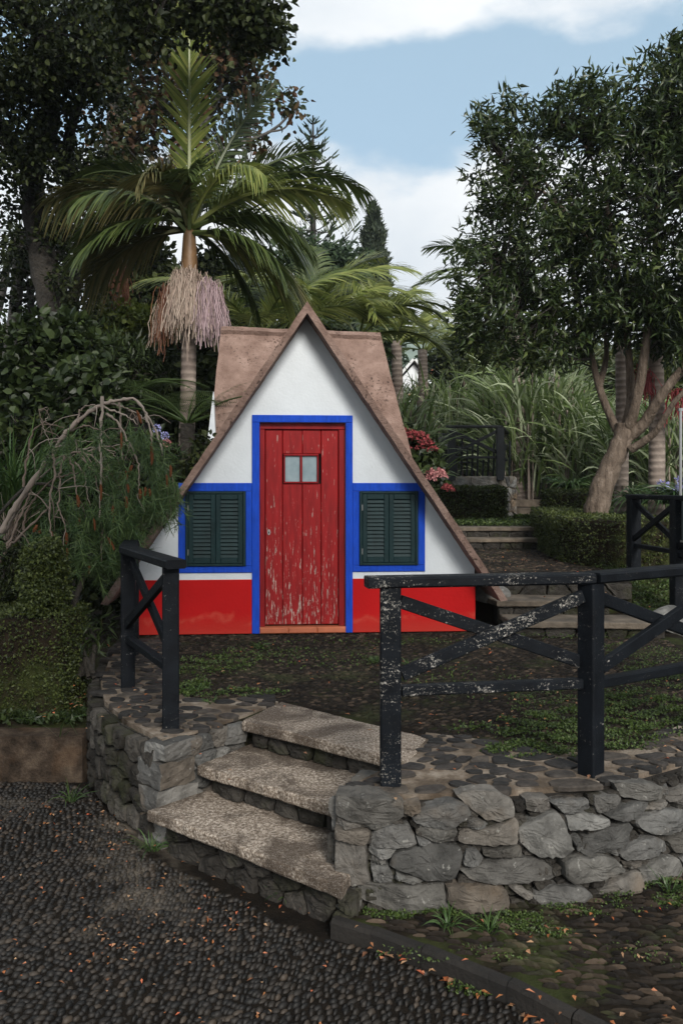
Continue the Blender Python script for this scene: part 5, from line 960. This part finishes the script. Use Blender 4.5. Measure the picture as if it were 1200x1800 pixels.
# ---- clipped hedges
def hedge(label, path, wd, zb, h, n, seed, LL=.03, group='clipped box hedges'):
    """a trimmed hedge along a plan path"""
    rng = np.random.default_rng(seed); P = smooth_path([(x, y, 0) for x, y in path], 24)[:, :2]; L = np.r_[0, np.cumsum(np.linalg.norm(np.diff(P, axis=0), axis=1))]; t = thing('hedge', label, 'hedge', (P[12][0], P[12][1], zb), group)
    T = nz(np.gradient(P, axis=0)); Nn = np.c_[-T[:, 1], T[:, 0]]; hw = wd / 2 - .03; ring = []
    for s_, z in ((-1, -.1), (-1, h * .9), (-.85, h - .03), (.85, h - .03), (1, h * .9), (1, -.1)): ring.append(np.c_[P + Nn * s_ * hw, np.full(len(P), zb + z)])
    V = np.stack(ring, 1).reshape(-1, 3); m = len(P); mesh('inner_twigs', [(V, [grid_faces(m, 6, True), np.arange(6)[None][:, ::-1], np.arange(6)[None] + 6 * (m - 1)])], SOIL, t)
    u = rng.uniform(-.03, L[-1] + .03, n); per = rng.random(n) * (2 * h + wd); x = np.where(per < h, -wd / 2, np.where(per < h + wd, per - h - wd / 2, wd / 2)); z = np.where(per < h, per, np.where(per < h + wd, h, 2 * h + wd - per))
    e = rng.random(n) < .16; u = np.where(e, np.where(rng.random(n) < .5, 0, L[-1]), u); x = np.where(e, rng.uniform(-wd / 2, wd / 2, n), x); z = np.where(e, rng.uniform(0, h, n), z)
    px_ = np.interp(u, L, P[:, 0]); py_ = np.interp(u, L, P[:, 1]); nx = np.interp(u, L, Nn[:, 0]); ny = np.interp(u, L, Nn[:, 1]); wob = .012 * np.sin(u * 9 + z * 7)
    pos = np.c_[px_ + nx * (x + wob), py_ + ny * (x + wob), zb + z + .010 * np.sin(u * 13)] + rng.normal(0, .012, (n, 3)); o = np.c_[nx * np.sign(x) * (np.abs(x) > wd * .49), ny * np.sign(x) * (np.abs(x) > wd * .49), (z >= h * .99) * 1.0]
    mesh('foliage', [leaves(pos, o * .5 + rdir(rng, n) + (0, 0, .3), LL * rng.uniform(.6, 1.3, n), LL * .62, rng)], L_HEDGE, t)
hedge('clipped hedge above the low concrete wall', [(-5, 5.6), (-3.4, 5.58), (-1.74, 5.55)], .55, -.24, .66, 34000, 121, .022)
hedge('low clipped hedge in front of the rubble platform wall', [(1.45, 14.3), (2.1, 14.3), (2.72, 14.3)], .4, .6, .56, 6000, 122, .05)
hedge('short upper hedge at the foot of the leaning tree', [(3.15, 13.2), (3.6, 13.2), (4.3, 13.15)], .45, .55, .56, 5200, 123, .05)
hedge('dark curving hedge bordering the cobbled landing below the leaning tree', [(2.98, 12.3), (2.84, 11), (2.76, 9.8), (2.92, 9.2), (3.3, 8.98), (3.9, 8.95)], .46, .30, .57, 22000, 124, .032)

# ---- the drooping pine at the left with bare twigs and rust catkins
def drooping_pine():
    rng = np.random.default_rng(131); t = thing('drooping_pine', 'half bare conifer drooping over the left side with grey twigs and rust catkins', 'tree', at(125, 1180, 5.7))
    q = lambda x, y, d: at(x / 3.636, 680 + y / 3.636, d)
    main = [([(-60, 1010), (0, 930), (80, 790), (200, 620), (350, 400), (420, 300), (520, 200), (650, 115), (760, 85), (870, 85), (930, 170), (965, 290), (970, 400), (965, 500)], .022, .005, 5.9), ([(-60, 1180), (0, 1110), (60, 1020), (150, 930), (260, 830), (330, 740)], .014, .005, 5.8), ([(-40, 1040), (0, 980), (60, 880), (130, 760), (200, 640), (330, 520), (480, 430)], .016, .004, 6.0),
        ([(50, 1020), (100, 900), (170, 740), (200, 660)], .009, .005, 5.7), ([(150, 920), (165, 820), (230, 700), (330, 600), (440, 560), (540, 545)], .009, .004, 6.0), ([(150, 640), (170, 480), (200, 320), (270, 240), (410, 260)], .009, .003, 5.8), ([(270, 240), (250, 140)], .004, .002, 5.8), ([(270, 240), (310, 190)], .004, .002, 5.8), ([(270, 240), (300, 310), (325, 380)], .004, .002, 5.8),
        ([(655, 60), (650, 200), (640, 350), (650, 500), (645, 640), (640, 760), (655, 930), (710, 1050)], .012, .003, 5.85), ([(760, 90), (770, 200), (780, 420), (800, 560), (815, 760)], .008, .003, 5.95), ([(680, 170), (770, 250), (830, 370), (880, 470), (890, 560), (895, 700)], .009, .003, 5.8),
        ([(420, 430), (470, 520), (480, 600), (495, 700), (510, 850)], .008, .003, 5.85), ([(410, 440), (385, 540), (380, 640), (380, 780), (420, 900), (430, 1000)], .008, .003, 5.75), ([(340, 430), (350, 560), (325, 700), (320, 850), (335, 1000), (350, 1170)], .009, .003, 5.7), ([(480, 480), (540, 560), (560, 680), (580, 760)], .007, .003, 6.0),
        ([(540, 420), (600, 520), (640, 700)], .006, .003, 6.0), ([(500, 400), (650, 380), (900, 370)], .008, .002, 6.1), ([(560, 410), (700, 375)], .005, .002, 6.0), ([(930, 170), (1000, 290), (1040, 420), (1065, 600), (1075, 680)], .009, .003, 5.9), ([(520, 450), (630, 560), (700, 600), (725, 720), (720, 900)], .006, .003, 5.9),
        ([(500, 230), (510, 160), (560, 120), (650, 130)], .008, .003, 5.85), ([(640, 390), (700, 410), (750, 460)], .006, .002, 6.0), ([(380, 780), (350, 830)], .004, .002, 5.75), ([(650, 930), (655, 1030)], .004, .002, 5.8), ([(430, 300), (540, 250), (640, 280), (700, 330)], .007, .003, 5.9), ([(200, 640), (330, 480), (500, 420), (620, 470), (680, 620)], .008, .003, 5.9), ([(350, 400), (470, 350), (600, 350)], .006, .002, 6.0), ([(650, 120), (720, 150), (820, 190), (880, 240)], .009, .003, 5.9), ([(660, 100), (760, 120), (860, 160), (930, 210)], .008, .003, 5.95)]
    Pb = []; ends = []
    for pts, r0, r1, d in main:
        p = smooth_path([q(x, y, d + .03 * math.sin(i)) for i, (x, y) in enumerate(pts)], 5 * len(pts)); p[1:-1] += rng.normal(0, .004, p[1:-1].shape); Pb.append(tube(p, np.linspace(r0, r1, len(p)) * (1 + .25 * np.sin(np.arange(len(p)) * 1.3)), 6)); ends.append(p)
    for _ in range(46):                        # side twigs
        p = ends[rng.integers(len(ends))]; i = rng.integers(len(p) // 4, len(p)); a = p[i]; e = a + np.array((rng.normal(.05, .09), rng.normal(0, .08), rng.uniform(-.28, -.03))); Pb.append(tube(smooth_path([a, (a + e) / 2 + (rng.normal(0, .02), 0, .04), e], 6), np.linspace(.004, .0015, 6), 4))
    mesh('branches', Pb, TWIG, t, smooth=True)
    mesh('trunk', [tube(smooth_path([at(160, 975, 5.9), at(148, 1010, 5.8), at(128, 1070, 5.7), at(118, 1120, 5.7), at(132, 1165, 5.7), at(138, 1240, 5.7)], 26), np.linspace(.016, .03, 26), 9, .1, rng), tube(smooth_path([at(160, 975, 5.9), at(150, 900, 6.3), at(60, 850, 6.2), at(-40, 950, 5.9)], 16), .012, 6)], BARK_D, t, smooth=True)
    # needles: sprays hanging from short green shoots
    S = []; G = []
    blobs = [(430, 330, 90, 70, 6), (620, 300, 110, 70, 9), (880, 300, 80, 90, 14), (980, 450, 90, 120, 34), (1060, 640, 70, 90, 26), (950, 720, 100, 90, 34), (760, 560, 120, 120, 24), (560, 480, 110, 80, 11), (520, 840, 100, 110, 34), (650, 760, 100, 110, 26), (780, 800, 110, 120, 42), (840, 950, 70, 60, 18), (700, 1000, 100, 100, 32), (560, 1000, 90, 80, 24), (380, 1060, 70, 90, 22), (230, 980, 90, 60, 22), (330, 880, 70, 90, 8), (660, 1100, 90, 60, 18), (400, 700, 80, 80, 7), (700, 200, 80, 50, 3), (300, 400, 50, 40, 5), (0, 1010, 30, 50, 8)]
    for x, y, rx, ry, m in blobs:
        for _ in range(m):
            a = rng.uniform(0, 2 * pi); r = math.sqrt(rng.random()); d = rng.uniform(5.65, 6.35); p0 = q(x + rx * r * cos(a), y + ry * r * sin(a), d); Ls = rng.uniform(.10, .22); dr = nz(np.array((rng.normal(.15, .45), rng.normal(0, .45), -1 + rng.normal(0, .35)))); p1 = p0 + dr * Ls
            G.append(tube([p0 - dr * .05, p0, p1], [.003, .003, .0015], 4)); k = 46; u = rng.random(k); nd = nz(dr * rng.uniform(.2, .9, (k, 1)) + rdir(rng, k) * .9); S.append(strips(p0 + dr * Ls * u[:, None], nd, rng.uniform(.05, .095, k), .0055, .12, 2, S=rdir(rng, k)))
    mesh('needles', S + G, L_PINE, t)
    for x, y, L_, ang in ((875, 150, 85, .35), (775, 290, 130, 0), (845, 500, 50, -.5), (800, 530, 70, .2), (968, 360, 140, .02), (1065, 560, 95, .1), (1090, 500, 80, 0), (895, 650, 70, 0), (930, 640, 60, -.1), (955, 650, 50, .1), (808, 700, 80, 0), (645, 620, 110, 0), (495, 690, 85, .1), (722, 760, 110, 0), (600, 840, 80, .1), (330, 920, 90, .1), (425, 930, 80, 0), (240, 880, 50, -.6), (690, 960, 90, .5), (345, 1100, 60, .1), (570, 1140, 60, 0), (815, 620, 60, .1), (265, 910, 30, -.6), (430, 1030, 60, 0), (505, 830, 70, 0)):
        p = q(x, y, 5.72); e = p + np.array((math.sin(ang) * L_ / 3.636 / F * 5.72, 0, -L_ / 3.636 / F * 5.72)); mesh('catkin', [tube(smooth_path([p, (p + e) / 2 + (.003, 0, 0), e], 9), np.array([.003, .008, .0095, .010, .010, .010, .009, .007, .002]) * rng.uniform(.85, 1.15), 7, .18, rng)], CONE, t)
drooping_pine()

# ---- ground cover, weeds and fallen leaves
def cover(name, label, patches, LL, seed, mat=L_MOSS, zf=None, cat='weeds', up=.6):
    rng = np.random.default_rng(seed); Ps = []
    for (cx, cy), (rx, ry), n, z in patches:
        n = int(n * .8); a = rng.uniform(0, 2 * pi, n * 2); r = np.sqrt(rng.random(n * 2)) * rng.uniform(.8, 1.1, n * 2); x, y = cx + rx * r * np.cos(a), cy + ry * r * np.sin(a); cl = np.sin(x * 23 + 3 * np.sin(y * 17)) + np.sin(y * 29 + 2 * np.sin(x * 13)) + rng.normal(0, .7, n * 2) > .1; x, y = x[cl], y[cl]
        Ps.append(np.c_[x, y, (z if zf is None else zf(x, y)) + rng.random(len(x)) * LL * 1.1])
    P = np.concatenate(Ps); n = len(P); return tag(mesh(name, [leaves(P, rdir(rng, n) * (1, 1, .5) + (0, 0, up), LL * rng.uniform(.5, 1.3, n), LL * .7, rng)], mat), label, cat, kind='stuff')
gp = lambda px, py, z=0.0: tuple(onz(px, py, z)[:2])
cover('ground_cover', 'low green weeds creeping over the terrace cobbles behind the railing', [(gp(960, 1290), (.22, .42), 2600, .0), (gp(1060, 1280), (.25, .4), 3000, 0), (gp(1150, 1250), (.28, .5), 3200, 0), (gp(1180, 1190), (.3, .4), 1500, 0), (gp(900, 1320), (.14, .12), 700, 0), (gp(1000, 1230), (.4, .3), 900, 0), (gp(1120, 1150), (.4, .4), 800, 0)], .016, 141)
cover('ground_cover', 'scattered small weeds between the cobbles before the red door', [(gp(370, 1170), (.3, .35), 800, 0), (gp(340, 1210), (.1, .25), 500, 0), (gp(450, 1150), (.4, .3), 350, 0), (gp(560, 1160), (.6, .35), 350, 0), (gp(420, 1220), (.3, .1), 350, 0), (gp(800, 1200), (.5, .5), 350, 0), (gp(650, 1130), (.9, .12), 250, 0), (gp(1000, 1120), (.6, .15), 300, 0), (gp(850, 1285), (.2, .1), 200, 0)], .02, 142)
cover('ground_cover', 'green moss and weeds at the foot of the rubble wall', [(gp(700, 1605, -.43), (.14, .06), 900, -.43), (gp(770, 1610, -.43), (.1, .05), 500, -.43), (gp(900, 1620, -.43), (.16, .06), 800, -.43), (gp(950, 1640, -.43), (.12, .05), 500, -.43), (gp(1150, 1570, -.43), (.22, .14), 1500, -.43), (gp(1200, 1530, -.43), (.2, .2), 1200, -.43), (gp(1040, 1600, -.43), (.2, .06), 500, -.43), (gp(800, 1680, -.43), (.3, .06), 250, -.43), (gp(1150, 1680, -.43), (.3, .1), 250, -.43), (gp(840, 1740, -.49), (.12, .05), 260, -.49)], .012, 143)
cover('bank_grass', 'short grass and clover on the bank under the far railing', [((3.5, 8.2), (.9, 1.5), 9000, 0), ((3.0, 7.0), (.4, .5), 1500, 0), ((4.2, 10.5), (1.2, 2), 5000, 0)], .035, 144, L_MOSS, bank, 'grass')
cover('edge_weeds', 'dark tufts of weeds along the foot of the clipped hedge', [((-2.6, 5.22), (.9, .1), 1500, -.23), ((-1.7, 5.3), (.15, .2), 300, -.23)], .045, 145, L_BUSH, up=1.0)
cover('upper_weeds', 'weeds between the hedge and the upper garden steps', [((2.4, 13.0), (.9, .8), 1800, .62), ((3.2, 15.2), (.4, .4), 500, .62), ((1.9, 12.6), (.5, .2), 600, .62)], .05, 146, L_MOSS)
def tuft(px, py, z, h, n, seed, label):
    b = onz(px, py, z); clump('grass_tuft', label, b, .025, h, n, .006, seed, L_GRASS, arch=.35, spread=.7, cat='grass tuft', segs=4)
tuft(268, 1495, -.49, .14, 46, 151, 'bright grass tuft at the foot of the lowest step'); tuft(500, 1580, -.49, .10, 24, 152, 'small dark grass tuft below the middle of the lowest step'); tuft(125, 1410, -.49, .16, 26, 153, 'thin weed before the low concrete wall'); tuft(785, 1630, -.43, .11, 34, 154, 'straggly grass tuft on the verge near the kerb'); tuft(860, 1640, -.43, .10, 30, 155, 'second grass tuft on the verge beneath the wall'); tuft(1175, 1570, -.43, .12, 24, 156, 'grass tuft at the wall foot near the picture edge')
tuft(345, 1215, 0, .07, 30, 157, 'leafy weed beside the corner railing post'); tuft(370, 1235, 0, .06, 26, 158, 'leafy weed on the mortar behind the corner post'); tuft(455, 1140, 0, .10, 40, 159, 'pale weed rosette in front of the left plinth'); tuft(660, 1165, 0, .10, 40, 160, 'pale weed rosette in front of the doorstep'); tuft(720, 1172, 0, .09, 34, 161, 'weed rosette seen through the front railing'); tuft(105, 1295, -.22, .42, 5, 162, 'single tall weed stalk over the low concrete wall'); tuft(200, 1350, -.49, .12, 22, 163, 'weed in the angle of the two left walls')
def litter(label, patches, seed, LL=.035):
    rng = np.random.default_rng(seed); P = []
    for (cx, cy), (rx, ry), n, z in patches: P.append(np.c_[cx + rng.normal(0, rx, n), cy + rng.normal(0, ry, n), np.full(n, z) + rng.uniform(.004, .014, n)])
    P = np.concatenate(P); n = len(P); D = rdir(rng, n) * (1, 1, .18); V, FF = leaves(P, D, LL * rng.uniform(.35, 1.2, n), LL * .6 * rng.uniform(.5, 1.1, n), rng, .2, up=np.array((0, 0, 6.))); tag(mesh('fallen_leaves', [(V, FF)], L_LITTER), label, 'leaves', kind='stuff')
litter('small orange fallen leaves scattered over the pebble path', [((-.7, 3.4), (.5, .35), 170, -.48), ((-1.2, 4.4), (.4, .25), 90, -.48), (gp(210, 1495, -.49), (.03, .02), 12, -.47), ((-.3, 2.9), (.6, .35), 50, -.48), ((-1.4, 4.2), (.4, .3), 50, -.48), ((-.75, 3.2), (.12, .08), 30, -.48)], 171, .022)
litter('dead leaves collected in the gutter below the kerb', [(tuple(np.array(KLINE[k]) * (1 - t) + np.array(KLINE[k + 1]) * t - (.03, .04)), (.02, .015), 4, -.485) for k in (1, 2, 3) for t in (.1, .4, .7)] + [((.7, 2.6), (.06, .03), 6, -.48)], 172, .04)
litter('fallen leaves scattered over the terrace and wall top', [((.4, 5.6), (1.2, .9), 170, .004), ((1.2, 4.6), (.6, .5), 60, .004), ((-1.2, 5.2), (.15, .5), 24, .006), ((.4, 3.62), (.5, .08), 10, .014)], 173, .03)
litter('leaf litter in the shaded bed and verge by the walls', [((-1.72, 5.5), (.1, .15), 40, -.16), ((.9, 3.2), (.4, .1), 30, -.42), ((1.1, 2.8), (.4, .3), 40, -.415), ((3.1, 7.8), (.3, .6), 40, .1), ((2.0, 9.5), (.4, 1.2), 60, .36)], 174, .03)

# ---- the thin air over the valley
hz = box(-820, 1000, -60, 800, -2.5, 105); hm = bpy.data.materials.new('haze_air'); hm.use_nodes = True; ht = hm.node_tree; ht.nodes.clear()
pv = ht.nodes.new('ShaderNodeVolumePrincipled'); pv.inputs['Density'].default_value = .0006; pv.inputs['Color'].default_value = (.80, .88, .95, 1); pv.inputs['Anisotropy'].default_value = .2
ho = ht.nodes.new('ShaderNodeOutputMaterial'); ht.links.new(pv.outputs[0], ho.inputs['Volume'])
tag(mesh('haze', [hz], hm), 'faint pale haze in front of the distant wooded hill', 'haze', kind='stuff')
